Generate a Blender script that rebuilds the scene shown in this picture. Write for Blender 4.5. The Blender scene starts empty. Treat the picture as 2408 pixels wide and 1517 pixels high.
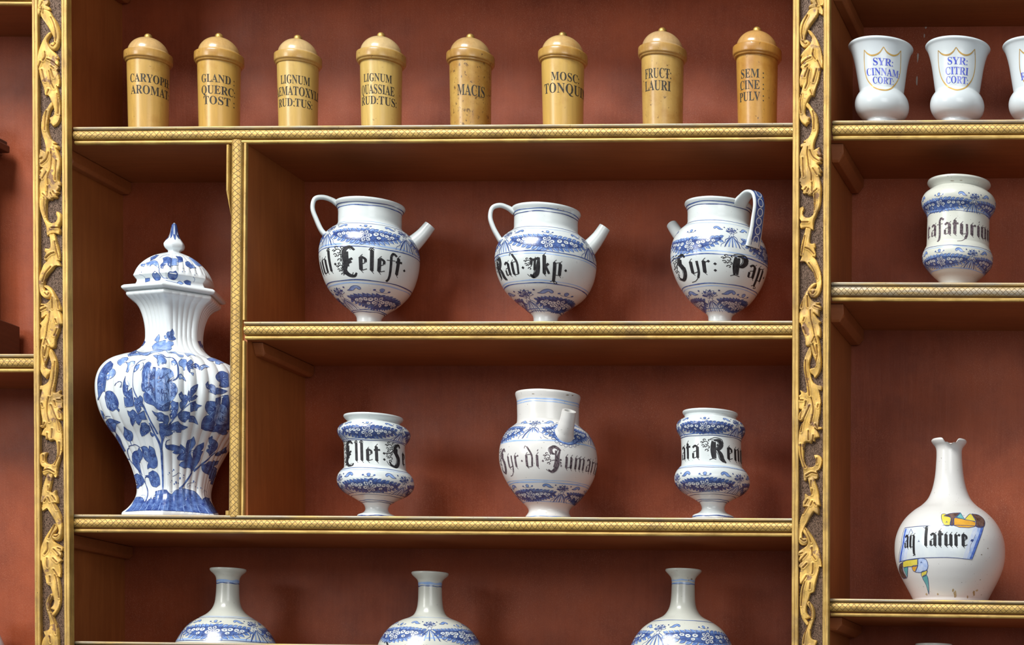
import bpy, bmesh, math, random
import numpy as np
from mathutils import Vector, Matrix, geometry

random.seed(7)
RNG = np.random.default_rng(7)
S = bpy.context.scene
COL = S.collection
PI = math.pi

# ------------------------------------------------------------------ camera
W, H = 2408.0, 1517.0
FPX = 4650.0                      # focal length in pixels of the 2408 px wide frame
PPX, PPY = 2663.4, 1957.9         # principal point (shifted lens: camera stands low and to the side)
CAM = np.array([1.45, -4.0, 1.5])
YAW, PITCH, ROLL = 0.04196, 0.02791, 0.00976

def _basis():
    cy, sy, cp, sp, cr, sr = (math.cos(YAW), math.sin(YAW), math.cos(PITCH), math.sin(PITCH), math.cos(ROLL), math.sin(ROLL))
    f = np.array([-sy * cp, cy * cp, -sp]); r = np.array([cy, sy, 0.0]); u = np.cross(r, f)
    return cr * r + sr * u, -sr * r + cr * u, f
RGT, UPV, FWD = _basis()

cam_d = bpy.data.cameras.new('camera'); cam = bpy.data.objects.new('camera', cam_d); COL.objects.link(cam)
cam_d.sensor_fit = 'HORIZONTAL'; cam_d.sensor_width = 36.0; cam_d.lens = FPX / W * 36.0
cam_d.shift_x = (W / 2 - PPX) / W; cam_d.shift_y = (PPY - H / 2) / W
cam_d.clip_start = 0.05; cam_d.clip_end = 100
M = Matrix.Identity(4)
for i in range(3):
    M[i][0], M[i][1], M[i][2], M[i][3] = RGT[i], UPV[i], -FWD[i], CAM[i]
cam.matrix_world = M
S.camera = cam

# ------------------------------------------------------------------ light and exposure
S.view_settings.view_transform = 'Standard'; S.view_settings.look = 'None'
S.view_settings.gamma = 1.0; S.view_settings.use_curve_mapping = False
S.view_settings.exposure = 0.0
wd = bpy.data.worlds.new('room_light'); S.world = wd; wd.use_nodes = True
wb = wd.node_tree.nodes['Background']; wb.inputs[0].default_value = (0.97, 0.97, 1.0, 1); wb.inputs[1].default_value = 0.22

def area(name, loc, target, sx, sy, power, color):
    l = bpy.data.lights.new(name, 'AREA'); l.shape = 'RECTANGLE'; l.size = sx; l.size_y = sy; l.energy = power; l.color = color
    o = bpy.data.objects.new(name, l); COL.objects.link(o); o.location = loc
    d = Vector(target) - Vector(loc); o.rotation_euler = d.to_track_quat('-Z', 'Y').to_euler()
    return o
area('window_and_fill_light', (-1.8, -4.4, 7.3), (-0.1, 0.1, 2.3), 3.0, 2.4, 720, (1.0, 0.985, 0.955))
area('window_and_fill_light', (-3.5, -4.3, 3.7), (-0.6, 0.15, 2.4), 1.4, 2.0, 90, (1.0, 0.985, 0.96))
area('window_and_fill_light', (2.3, -4.6, 3.0), (0.0, 0.1, 2.3), 2.2, 2.2, 62, (0.98, 0.99, 1.0))  # unseen fill lamp, added at the front right to brighten the side boards

# ------------------------------------------------------------------ pixel <-> place
def ray(px, py):
    px = np.asarray(px, float); py = np.asarray(py, float)
    return (RGT * ((px - PPX) / FPX)[..., None] - UPV * ((py - PPY) / FPX)[..., None] + FWD)

def pix(px, py, Y=0.0):
    """the point of the vertical plane y = Y seen at this pixel of the photograph"""
    d = ray(px, py); t = (Y - CAM[1]) / d[..., 1]
    return CAM + d * t[..., None]

def proj(P):
    d = np.asarray(P, float) - CAM
    z = d @ FWD
    return np.stack([PPX + FPX * (d @ RGT) / z, PPY - FPX * (d @ UPV) / z], -1)

# ------------------------------------------------------------------ mesh helpers
def obj(name, verts, faces, mat=None, parent=None, smooth=False, sharp=None, uv=None, attr=None):
    me = bpy.data.meshes.new(name)
    me.from_pydata([tuple(map(float, v)) for v in verts], [], faces)
    if uv is not None:
        l = me.uv_layers.new(name='UVMap'); idx = np.empty(len(me.loops), int); me.loops.foreach_get('vertex_index', idx)
        l.data.foreach_set('uv', np.asarray(uv, np.float32)[idx].ravel())
    if attr is not None:
        for k, v in attr.items():
            a = me.attributes.new(k, 'FLOAT', 'POINT'); a.data.foreach_set('value', np.asarray(v, np.float32))
    if smooth:
        me.polygons.foreach_set('use_smooth', np.ones(len(me.polygons), bool))
        if sharp: me.set_sharp_from_angle(angle=math.radians(sharp))
    me.update()
    o = bpy.data.objects.new(name, me); COL.objects.link(o)
    if mat: me.materials.append(mat)
    if parent is not None: o.parent = parent; o.matrix_parent_inverse = parent.matrix_world.inverted()
    return o

def thing(name, label, cat, loc, group=None):
    o = bpy.data.objects.new(name, None); COL.objects.link(o); o.empty_display_size = 0.02
    o.location = loc; o.matrix_world = Matrix.Translation(Vector(loc))
    o['label'] = label; o['category'] = cat
    if group: o['group'] = group
    return o

def tag(o, label, cat, group=None):
    o['label'] = label; o['category'] = cat
    if group: o['group'] = group
    return o

def box_verts(x0, x1, y0, y1, z0, z1):
    v = [(x, y, z) for z in (z0, z1) for y in (y0, y1) for x in (x0, x1)]
    f = [(0, 2, 3, 1), (4, 5, 7, 6), (0, 1, 5, 4), (2, 6, 7, 3), (0, 4, 6, 2), (1, 3, 7, 5)]
    return v, f

def hexa(c8):
    """8 corners: bottom x0y0,x1y0,x0y1,x1y1 then top the same"""
    return list(c8), [(0, 2, 3, 1), (4, 5, 7, 6), (0, 1, 5, 4), (2, 6, 7, 3), (0, 4, 6, 2), (1, 3, 7, 5)]

def bevel(o, w, seg=2):
    m = o.modifiers.new('bevel', 'BEVEL'); m.width = w; m.segments = seg; m.limit_method = 'ANGLE'; m.angle_limit = math.radians(35)

def catmull(P, n=8, closed=False):
    P = np.asarray(P, float); N = len(P); out = []
    rng = range(N if closed else N - 1)
    for i in rng:
        p1, p2 = P[i % N], P[(i + 1) % N]
        p0 = P[(i - 1) % N] if closed or i > 0 else 2 * p1 - p2
        p3 = P[(i + 2) % N] if closed or i < N - 2 else 2 * p2 - p1
        d1 = max(np.linalg.norm(p1 - p0), 1e-9) ** .5; d2 = max(np.linalg.norm(p2 - p1), 1e-9) ** .5; d3 = max(np.linalg.norm(p3 - p2), 1e-9) ** .5
        m1 = (p1 - p0) / d1 - (p2 - p0) / (d1 + d2) + (p2 - p1) / d2
        m2 = (p2 - p1) / d2 - (p3 - p1) / (d2 + d3) + (p3 - p2) / d3
        m1, m2 = m1 * d2, m2 * d2
        for k in range(n):
            t = k / n; t2, t3 = t * t, t * t * t
            out.append((2 * t3 - 3 * t2 + 1) * p1 + (t3 - 2 * t2 + t) * m1 + (-2 * t3 + 3 * t2) * p2 + (t3 - t2) * m2)
    if not closed: out.append(P[-1])
    return np.array(out)

def smooth_poly(P, n=4, corner=75):
    """closed outline: splines between corners, sharp tips kept"""
    P = np.asarray(P, float); N = len(P); keep = []
    for i in range(N):
        a, b = P[i - 1] - P[i], P[(i + 1) % N] - P[i]
        c = (a @ b) / (np.linalg.norm(a) * np.linalg.norm(b) + 1e-9)
        if math.degrees(math.acos(max(-1, min(1, c)))) < corner: keep.append(i)
    if not keep: return catmull(P, n, True)
    out = []
    for k, i in enumerate(keep):
        j = keep[(k + 1) % len(keep)]; j = j + N if j <= i else j
        seg = [P[q % N] for q in range(i, j + 1)]
        out.extend(catmull(seg, n)[:-1])
    return np.array(out)

# ------------------------------------------------------------------ materials
def mat(name):
    m = bpy.data.materials.new(name); m.use_nodes = True
    nt = m.node_tree; b = nt.nodes['Principled BSDF']
    return m, nt, b
def nd(nt, t, **kw):
    n = nt.nodes.new(t)
    for k, v in kw.items():
        if k.startswith('i_'):
            key = k[2:]; key = int(key) if key.isdigit() else key
            n.inputs[key].default_value = v
        else: setattr(n, k, v)
    return n
def lk(nt, a, b): nt.links.new(a, b)
def coords(nt, scale=(1, 1, 1), kind='Object'):
    tc = nd(nt, 'ShaderNodeTexCoord'); mp = nd(nt, 'ShaderNodeMapping'); mp.inputs['Scale'].default_value = scale
    lk(nt, tc.outputs[kind], mp.inputs['Vector']); return mp.outputs[0]
def noise(nt, vec, scale, detail=4, rough=.55, dist=0):
    n = nd(nt, 'ShaderNodeTexNoise'); n.inputs['Scale'].default_value = scale; n.inputs['Detail'].default_value = detail
    n.inputs['Roughness'].default_value = rough; n.inputs['Distortion'].default_value = dist; lk(nt, vec, n.inputs['Vector']); return n.outputs[0]
def ramp(nt, fac, stops, interp='LINEAR'):
    r = nd(nt, 'ShaderNodeValToRGB'); r.color_ramp.interpolation = interp; e = r.color_ramp.elements
    while len(e) < len(stops): e.new(.5)
    for el, (p, c) in zip(e, stops):
        el.position = p; el.color = (c, c, c, 1) if not hasattr(c, '__len__') else (*c, 1)
    lk(nt, fac, r.inputs[0]); return r.outputs[0]
def mix(nt, fac, a, b, mode='MIX'):
    m = nd(nt, 'ShaderNodeMix', data_type='RGBA', blend_type=mode)
    for s, v in ((0, fac), (6, a), (7, b)):
        if hasattr(v, 'is_linked'): lk(nt, v, m.inputs[s])
        elif hasattr(v, '__len__'): m.inputs[s].default_value = (*v, 1)
        else: m.inputs[s].default_value = v
    return m.outputs[2]
def math_(nt, op, a, b=None, c=None):
    m = nd(nt, 'ShaderNodeMath', operation=op)
    for i, v in enumerate((a, b, c)):
        if v is None: continue
        if hasattr(v, 'is_linked'): lk(nt, v, m.inputs[i])
        else: m.inputs[i].default_value = v
    return m.outputs[0]
def bump(nt, b, h, strength=.3, dist=.001):
    n = nd(nt, 'ShaderNodeBump'); n.inputs['Strength'].default_value = strength; n.inputs['Distance'].default_value = dist
    lk(nt, h, n.inputs['Height']); lk(nt, n.outputs[0], b.inputs['Normal'])

def mat_red():
    m, nt, b = mat('oxblood_paint')
    v = coords(nt); vs = coords(nt, (46, 46, 3.2)); vf = coords(nt, (1, 1, .55))
    base = mix(nt, ramp(nt, noise(nt, v, 5.2, 6, .66), [(.34, 0.), (.66, 1.)]), (.180, .035, .0115), (.290, .061, .019))
    streak = ramp(nt, noise(nt, vs, 3.0, 6, .65), [(.42, 0.), (.75, 1.)])
    col = mix(nt, math_(nt, 'MULTIPLY', streak, .20), base, (.33, .090, .042))
    fl = ramp(nt, noise(nt, vf, 950, 3, .75), [(.56, 0.), (.68, 1.)]); area_ = ramp(nt, noise(nt, v, 5.0, 3, .6), [(.36, .12), (.64, 1.)])
    flk = math_(nt, 'MULTIPLY', fl, area_)
    col = mix(nt, math_(nt, 'MULTIPLY', flk, .62), col, (.50, .22, .13))
    dk = ramp(nt, noise(nt, v, 900, 1, .5), [(.74, 0.), (.77, 1.)])
    col = mix(nt, math_(nt, 'MULTIPLY', dk, .25), col, (.05, .012, .008))
    lk(nt, col, b.inputs['Base Color'])
    lk(nt, ramp(nt, noise(nt, v, 14, 4), [(.3, .42), (.7, .56)]), b.inputs['Roughness'])
    hgt = math_(nt, 'ADD', math_(nt, 'MULTIPLY', streak, .6), math_(nt, 'ADD', flk, noise(nt, v, 260, 3)))
    b.inputs['Specular IOR Level'].default_value = .28
    bump(nt, b, hgt, .22, .0012); return m
def mat_wood(name, c0, c1, scale=(14, 14, 1.2), rough=.5):
    m, nt, b = mat(name)
    v = coords(nt, scale); v1 = coords(nt)
    g = noise(nt, v, 6.0, 6, .6, .6); col = mix(nt, ramp(nt, g, [(.3, 0.), (.7, 1.)]), c0, c1)
    col = mix(nt, ramp(nt, noise(nt, v1, 7, 3), [(.35, 0.), (.8, .45)]), col, tuple(x * .6 for x in c0))
    spot = ramp(nt, noise(nt, v1, 160, 2), [(.74, 0.), (.78, .7)]); col = mix(nt, spot, col, tuple(x * .25 for x in c0))
    lk(nt, col, b.inputs['Base Color']); b.inputs['Roughness'].default_value = rough
    bump(nt, b, g, .15, .001); return m
def mat_gold(name, streak=(3, 3, 60), hatch=False, grey=0.0, leaf=False):
    m, nt, b = mat(name)
    v = coords(nt); vs = coords(nt, streak)
    n1 = noise(nt, v, 22, 5, .62); n2 = noise(nt, vs, 7, 5, .6)
    col = mix(nt, ramp(nt, n1, [(.3, 0.), (.68, 1.)]), (.47, .285, .066) if not leaf else (.58, .335, .062), (.69, .465, .135) if not leaf else (.78, .50, .122))
    col = mix(nt, ramp(nt, n2, [(.40, 0.), (.68, .75)]), col, (.25, .155, .055))
    worn = ramp(nt, noise(nt, v, 9, 6, .68), [(.55, 0.), (.66, .5)])
    col = mix(nt, worn, col, (.20, .12, .058))
    if grey:
        gr = ramp(nt, noise(nt, coords(nt, (2.2, 2, 20)), 5, 4), [(.30, 0.), (.60, grey)])
        col = mix(nt, gr, col, (.30, .285, .25))
    met = .12 if leaf else .35
    if leaf:
        at = nd(nt, 'ShaderNodeAttribute', attribute_name='bole'); 
        patch = math_(nt, 'MAXIMUM', at.outputs['Fac'], ramp(nt, noise(nt, v, 38, 5, .60), [(.60, 0.), (.635, .85)]))
        col = mix(nt, patch, col, (.190, .095, .055))
        hol = nd(nt, 'ShaderNodeTexVoronoi'); hol.inputs['Scale'].default_value = 210; lk(nt, v, hol.inputs['Vector'])
        worm = math_(nt, 'MULTIPLY', ramp(nt, hol.outputs['Distance'], [(.10, 1.), (.17, 0.)]), ramp(nt, noise(nt, v, 50, 2), [(.5, 0.), (.55, 1.)]))
        col = mix(nt, worm, col, (.045, .028, .015))
    else:
        sp = ramp(nt, noise(nt, v, 330, 2, .5), [(.70, 0.), (.745, .9)]); col = mix(nt, sp, col, (.07, .045, .02))
    h = math_(nt, 'ADD', n2, n1)
    if hatch:
        uv = nd(nt, 'ShaderNodeTexCoord').outputs['UV']; sx = nd(nt, 'ShaderNodeSeparateXYZ'); lk(nt, uv, sx.inputs[0])
        wob = noise(nt, coords(nt, (1, 1, 1), 'UV'), 9, 2); wob2 = noise(nt, coords(nt, (1, 1, 1), 'UV'), 60, 1)
        du = math_(nt, 'ADD', math_(nt, 'MULTIPLY', wob, .030), math_(nt, 'MULTIPLY', wob2, .0030))
        lines = []
        for sgn, per, off in ((1.0, .0113, 0.0), (-1.0, .0122, .5)):
            t = math_(nt, 'ADD', math_(nt, 'ADD', sx.outputs[0], math_(nt, 'MULTIPLY', sx.outputs[1], .80 * sgn)), math_(nt, 'MULTIPLY', du, 1.0 if sgn > 0 else -.8))
            fr = math_(nt, 'FRACT', math_(nt, 'ADD', math_(nt, 'DIVIDE', t, per), off))
            lines.append(ramp(nt, math_(nt, 'ABSOLUTE', math_(nt, 'SUBTRACT', fr, .5)), [(.0, 1.), (.05, 1.), (.085, 0.)]))
        band = ramp(nt, math_(nt, 'ABSOLUTE', sx.outputs[1]), [(.0112, 1.), (.0124, 0.)])
        edge = ramp(nt, math_(nt, 'ABSOLUTE', math_(nt, 'SUBTRACT', math_(nt, 'ABSOLUTE', sx.outputs[1]), .0129)), [(.0003, .8), (.0007, 0.)])
        hl = math_(nt, 'MAXIMUM', math_(nt, 'MULTIPLY', math_(nt, 'MAXIMUM', lines[0], lines[1]), band), edge)
        col = mix(nt, math_(nt, 'MULTIPLY', hl, .85), col, (.105, .062, .018))
        h = math_(nt, 'SUBTRACT', h, math_(nt, 'MULTIPLY', hl, 1.6))
    lk(nt, col, b.inputs['Base Color']); b.inputs['Metallic'].default_value = met
    lk(nt, ramp(nt, n1, [(.3, .36), (.7, .54)] if not leaf else [(.3, .46), (.7, .62)]), b.inputs['Roughness'])
    bump(nt, b, h, .35, .0012); return m
def mat_ground():
    m, nt, b = mat('punched_ground')
    v = coords(nt, (1, 1, .42)); vo = nd(nt, 'ShaderNodeTexVoronoi'); vo.inputs['Scale'].default_value = 760; vo.inputs['Randomness'].default_value = 1
    wn = nd(nt, 'ShaderNodeTexNoise'); wn.inputs['Scale'].default_value = 120; lk(nt, v, wn.inputs['Vector'])
    mv = nd(nt, 'ShaderNodeMix', data_type='VECTOR'); mv.inputs[0].default_value = .012; lk(nt, v, mv.inputs[4]); lk(nt, wn.outputs[1], mv.inputs[5])
    lk(nt, mv.outputs[1], vo.inputs['Vector'])
    pit = ramp(nt, vo.outputs['Distance'], [(.18, 0.), (.46, 1.)])
    col = mix(nt, pit, (.014, .007, .0035), (.125, .066, .034))
    col = mix(nt, ramp(nt, noise(nt, coords(nt), 30, 4), [(.4, 0.), (.7, .5)]), col, (.075, .040, .022))
    lk(nt, col, b.inputs['Base Color']); b.inputs['Roughness'].default_value = .55
    bump(nt, b, pit, .9, .0022); return m
def mat_glaze(name, c, speck=0.25, rough=.26, crack=False):
    m, nt, b = mat(name)
    v = coords(nt)
    col = mix(nt, ramp(nt, noise(nt, v, 9, 4), [(.3, 0.), (.7, 1.)]), c, tuple(min(1, x * y) for x, y in zip(c, (.965, .96, .93))))
    sp = ramp(nt, noise(nt, v, 230, 1, .4), [(.745, 0.), (.77, speck)]); col = mix(nt, sp, col, (.10, .085, .07))
    lk(nt, col, b.inputs['Base Color']); b.inputs['Roughness'].default_value = rough; b.inputs['Specular IOR Level'].default_value = .5
    b.inputs['Coat Weight'].default_value = .22; b.inputs['Coat Roughness'].default_value = .14
    bump(nt, b, noise(nt, v, 26, 2), .10, .002); return m
def mat_paint(name, c0, c1, scale=120, rough=.2, sx=(1, 1, 1), lo=.35, hi=.65):
    m, nt, b = mat(name)
    n = noise(nt, coords(nt, sx), scale, 4, .6)
    lk(nt, mix(nt, ramp(nt, n, [(lo, 0.), (hi, 1.)]), c0, c1), b.inputs['Base Color']); b.inputs['Roughness'].default_value = rough
    b.inputs['Coat Weight'].default_value = .2; b.inputs['Coat Roughness'].default_value = .15
    if rough > .4: b.inputs['Coat Weight'].default_value = 0; b.inputs['Specular IOR Level'].default_value = .25
    return m
def mat_jar(name, c, spots=.2, rough=.32):
    m, nt, b = mat(name)
    v = coords(nt); vg = coords(nt, (22, 22, 2.0))
    g = noise(nt, vg, 5, 6, .6, .8)
    col = mix(nt, ramp(nt, g, [(.3, 0.), (.72, 1.)]), c, tuple(x * .80 for x in c))
    st = ramp(nt, noise(nt, v, 16, 6, .68), [(.56 - .16 * spots, 0.), (.80 - .16 * spots, .75)])
    col = mix(nt, st, col, (c[0] * .62, c[1] * .46, c[2] * .26))
    sp = ramp(nt, noise(nt, coords(nt, (1, 1, .7)), 130, 3, .7), [(.72 - .14 * spots, 0.), (.77 - .13 * spots, .85)]); col = mix(nt, sp, col, (.10, .05, .015))
    lk(nt, col, b.inputs['Base Color']); b.inputs['Roughness'].default_value = rough
    b.inputs['Coat Weight'].default_value = .35; b.inputs['Coat Roughness'].default_value = .18
    bump(nt, b, g, .08, .001); return m
RED = mat_red()
SIDE = mat_wood('brown_side_board', (.290, .082, .017), (.370, .115, .026))
UNDER = mat_wood('brown_shelf_board', (.265, .074, .017), (.335, .100, .025), (1.2, 14, 14))
DARKWOOD = mat_wood('dark_case_wood', (.060, .022, .012), (.095, .036, .018), (3, 3, 20), .3)
BLACKM = mat_paint('black_moulding_paint', (.016, .014, .013), (.030, .026, .024), 60, .25)
GOLDV = mat_gold('gilding_upright', (60, 60, 2.5))
GOLDH = mat_gold('gilding_rail', (2.5, 60, 60))
GOLDX = mat_gold('gilding_cross_hatched', (2.5, 60, 60), hatch=True)
GOLDXV = mat_gold('gilding_cross_hatched_upright', (60, 60, 2.5), hatch=True)
GOLDT = mat_gold('tarnished_cross_hatched', (2.5, 60, 60), hatch=True, grey=.8)
SILV = mat_gold('sheen_grey_bead', (2.5, 60, 60), grey=.8)  # bead's grey is sky sheen put into the colour, along with dust
GOLDL = mat_gold('gilded_carving', (12, 12, 5), leaf=True)
GROUND = mat_ground()
WHITE = mat_glaze('white_tin_glaze', (.60, .66, .67))
WHITEW = mat_glaze('warm_white_tin_glaze', (.63, .635, .625), .5)
WHITEC = mat_glaze('cream_tin_glaze', (.56, .585, .535), .35)
PORC = mat_glaze('porcelain_glaze', (.66, .725, .76), .12, .22)
CUPW = mat_glaze('milk_white_glaze', (.58, .645, .68), .0, .26)
WASH = mat_paint('blue_wash', (.27, .40, .68), (.10, .19, .46), 80)
BLUE = mat_paint('cobalt_paint', (.100, .180, .42), (.024, .050, .205), 95)
DEEP = mat_paint('deep_cobalt_paint', (.060, .105, .27), (.018, .034, .125), 110)
NAVY = mat_paint('dark_cobalt_line', (.030, .048, .150), (.055, .085, .24), 200)
PALE = mat_paint('pale_blue_line', (.25, .40, .68), (.36, .50, .74), 60)
DOTW = mat_paint('white_reserve', (.62, .68, .69), (.57, .63, .67), 60)
INK = mat_paint('black_manganese', (.010, .010, .012), (.030, .030, .034), 160, .5)
INKG = mat_paint('worn_manganese', (.025, .018, .022), (.16, .12, .14), 300, .5)
TINK = mat_paint('stencil_ink', (.022, .022, .020), (.060, .050, .034), 240, .55)
ROYAL = mat_paint('royal_blue_letter', (.045, .065, .44), (.10, .14, .62), 90)
GILT = mat_gold('gilt_line', (1, 1, 1))
CHIP = mat_paint('bare_clay_chip', (.36, .27, .17), (.10, .07, .05), 300, .7)

# letters used on the wooden jars and the cups, taken once from the built-in font while the scene is still small
FONT = {}
def font_mesh(s, h=.10):
    """outline letters as a flat mesh, starting at x = 0"""
    if s in FONT: return FONT[s][0].copy(), FONT[s][1]
    cu = bpy.data.curves.new('letters', 'FONT'); cu.body = s; cu.resolution_u = 4; o = bpy.data.objects.new('letters', cu); COL.objects.link(o)
    dg = bpy.context.evaluated_depsgraph_get(); me = bpy.data.meshes.new_from_object(o.evaluated_get(dg)); bpy.data.objects.remove(o); bpy.data.curves.remove(cu)
    bm = bmesh.new(); bm.from_mesh(me); bpy.data.meshes.remove(me); bmesh.ops.triangulate(bm, faces=bm.faces[:])
    for _ in range(4):
        e = [x for x in bm.edges if x.calc_length() > h]
        if not e: break
        bmesh.ops.subdivide_edges(bm, edges=e, cuts=1); bmesh.ops.triangulate(bm, faces=bm.faces[:])
    bm.verts.ensure_lookup_table(); V = np.array([(v.co.x, v.co.y) for v in bm.verts]); F = [tuple(v.index for v in f.verts) for f in bm.faces]; bm.free()
    FONT[s] = (V, F); return V.copy(), F
def roman(s): return ''.join(chr(0x1D400 + ord(c) - 65) if 'A' <= c <= 'Z' else c for c in s)
for _s in ('CARYOPH:', 'AROMAT:', 'GLAND :', 'QUERC:', 'TOST :', 'LIGNUM', 'AEMATOXYLI', 'RUD:TUS:', 'QUASSIAE', 'MACIS', 'MOSC:', 'TONQUIN:', 'FRUCT:', 'LAURI', 'SEM :', 'CINE :', 'PULV :', 'SYR:', 'CINNAM:', 'CORT:', 'CITRI', 'R'): font_mesh(roman(_s))

# ================================================================== the setting: painted back boards
YB, YBL = 0.270, 0.183           # depth of the middle / right bays and of the left bay
ZTOP, ZBOT = 3.42, 1.30
XPL, XPR = -0.9557, 0.6521       # right-hand faces of the two upright side boards
XD = -0.5502                     # right-hand face of the divider board

def struct(o): o['kind'] = 'structure'; return o
v, f = box_verts(-2.5, -0.985, YBL, YBL + .02, ZBOT, ZTOP); struct(obj('wall_left', v, f, RED))
v, f = box_verts(-0.985, XPR - .02, YB, YB + .02, ZBOT, ZTOP); struct(obj('wall_back', v, f, RED))
v, f = box_verts(XPR - .02, 2.2, YB, YB + .02, ZBOT, ZTOP); struct(obj('wall_right', v, f, RED))

# a run of dried grey paint on the back board above the white cups, and a few splashes
def blob_mesh(name, outlines, Y, h, m, parent):
    V, Fc = [], []
    for P in outlines:
        P = smooth_poly(np.array(P), 3); b0 = len(V); w = pix(P[:, 0], P[:, 1], Y)
        for q in w: V.append((q[0], Y - h, q[2]))
        for q in w: V.append((q[0], Y, q[2]))
        n = len(P); Fc.append(tuple(range(b0, b0 + n))[::-1]); Fc += [(b0 + i, b0 + n + i, b0 + n + (i + 1) % n, b0 + (i + 1) % n) for i in range(n)]
    return obj(name, V, Fc, m, parent)
GREYP = mat_paint('grey_paint_run', (.42, .38, .33), (.33, .29, .25), 60, .4)
wall_r = bpy.data.objects['wall_right']
blob_mesh('paint_drip', [[(2174.5, -14), (2186, -14), (2188.5, 10), (2188, 22), (2184, 25), (2183, 12), (2180, 6), (2178.5, 10), (2178, 30), (2179.5, 48), (2179, 66), (2176, 68), (2174, 60), (2175, 44), (2173, 26)]], YB, .0006, GREYP, wall_r)
blob_mesh('paint_drip', [[(2173, 80), (2174.5, 80), (2174.3, 88), (2172.6, 88)]], YB, .0004, GREYP, wall_r)
blob_mesh('paint_drip', [[(2157.5, 126), (2160, 126), (2159.5, 140), (2157, 148)], [(2155.5, 180), (2157.5, 180), (2157, 201), (2155, 200)]], YB, .0004, GREYP, wall_r)

# ------------------------------------------------------------------ side boards with their shelf cleats
side_l = tag(obj('side_board', *hexa([(-.985, .0, ZBOT), (XPL, .0, ZBOT), (-.985, YB, ZBOT), (XPL, YB, ZBOT), (-.985, .0, ZTOP), (XPL, .0, ZTOP), (-.985, YB, ZTOP), (XPL, YB, ZTOP)]), SIDE),
             'tall brown upright board behind the gilded pilaster nearest the lidded vase', 'board', 'upright boards of the shelving')
side_r = tag(obj('side_board', *hexa([(XPR - .05, .0, ZBOT), (XPR, .0, ZBOT), (XPR - .05, YB, ZBOT), (XPR, YB, ZBOT), (XPR - .05, .0, ZTOP), (XPR, .0, ZTOP), (XPR - .05, YB, ZTOP), (XPR, YB, ZTOP)]), SIDE),
             'tall brown upright board behind the gilded pilaster nearest the white cups', 'board', 'upright boards of the shelving')

def zl(Y0, xa, ya, xb, yb):
    """line of a rail: (X, Z) at both ends from two pixels on the plane y = Y0"""
    a, b = pix(xa, ya, Y0), pix(xb, yb, Y0)
    k = (b[2] - a[2]) / (b[0] - a[0])
    return lambda X: a[2] + k * (X - a[0])

def cleat(xw, zt, w, h, y0, parent, ch=.25, back=.266):
    """wooden batten that carries a shelf: chamfered lower edge, snapped front end"""
    prof = [(0, 0), (w, 0), (w, -h * (1 - ch)), (w * (1 - ch), -h), (0, -h)]
    V, Fc = [], []; n = len(prof)
    for Y, sc in ((y0, .86), (y0 + .014, 1.0), (back - .01, 1.0), (back, .93)):
        for (a, b) in prof: V.append((xw + a, Y + (0.010 * (-b / h) if Y == y0 else 0), zt(xw) + b * sc))
    for k in range(3):
        for i in range(n):
            j = (i + 1) % n; Fc.append((k * n + i, k * n + j, (k + 1) * n + j, (k + 1) * n + i))
    Fc.append(tuple(range(n))[::-1]); Fc.append(tuple(range(3 * n, 4 * n)))
    o = obj('shelf_cleat', V, Fc, UNDER, parent); bevel(o, .0015); return o

# ------------------------------------------------------------------ shelves
def prism_x(name, prof, xl, xr, zt, T, m, parent, hatch=False, nx=2, smooth=True):
    prof = np.array(prof, float); n = len(prof); V, UVs, Fc = [], [], []
    xs = np.linspace(xl, xr, nx)
    for X in xs:
        for (y, z, vv) in prof: V.append((X, y, zt(X) + z * T / .038)); UVs.append((X, vv))
    for k in range(nx - 1):
        for i in range(n):
            j = (i + 1) % n; Fc.append((k * n + j, k * n + i, (k + 1) * n + i, (k + 1) * n + j))
    Fc.append(tuple(range(n))); Fc.append(tuple(range((nx - 1) * n, nx * n))[::-1])
    return obj(name, V, Fc, m, parent, smooth, 35, UVs)

BEAD = [(.012, 0, .05), (.0035, 0, .05), (.0016, -.0012, .05), (.0010, -.0030, .05), (.0018, -.0056, .05), (.0045, -.0072, .05), (.012, -.0074, .05)]
HALF = [(.012, -.0074, -.02)] + [(.0098 - .0105 * max(0, math.cos(t)) ** .8, -.0182 + .0106 * math.sin(t), .0118 * t) for t in np.linspace(PI / 2, -PI / 2, 17)] + [(.012, -.0290, .02)]
FILL = [(.012, -.0308, .05), (.0050, -.0308, .05), (.0032, -.0322, .05), (.0030, -.0350, .05), (.0044, -.0374, .05), (.0080, -.0380, .05), (.012, -.0380, .05)]
SHELF = {}
def shelf(key, label, xl, xr, bl, br, zt, T, yb, hatch=GOLDX):
    t = thing('shelf', label, 'shelf', ((xl + xr) / 2, yb / 2, zt((xl + xr) / 2) - T), 'shelves of the cabinet')
    Tb = T - .0006
    V, Fc = hexa([(bl, .011, zt(bl) - Tb), (br, .011, zt(br) - Tb), (bl, yb, zt(bl) - Tb), (br, yb, zt(br) - Tb), (bl, .011, zt(bl)), (br, .011, zt(br)), (bl, yb, zt(bl)), (br, yb, zt(br))])
    obj('board', V, Fc, UNDER, t)
    prism_x('bead', BEAD, xl, xr, zt, T, SILV, t); prism_x('half_round_moulding', HALF, xl, xr, zt, T, hatch, t); prism_x('fillet', FILL, xl + .001, xr, zt, T, GOLDH, t)
    SHELF[key] = zt; return t
Xp = lambda px, py, Y=0: float(pix(px, py, Y)[0])
XRP = Xp(1866, 700); X2408 = Xp(3000, 700); XL0 = Xp(-620, 700)
Z1 = zl(0, 171.5, 297.5, 1860, 287.6); Z2 = zl(0, 577, 755.6, 1860, 753.4); Z3 = zl(0, 172, 1209, 1860, 1218.3); Z4 = zl(0, 172, 1507.4, 650, 1513.4)
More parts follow.
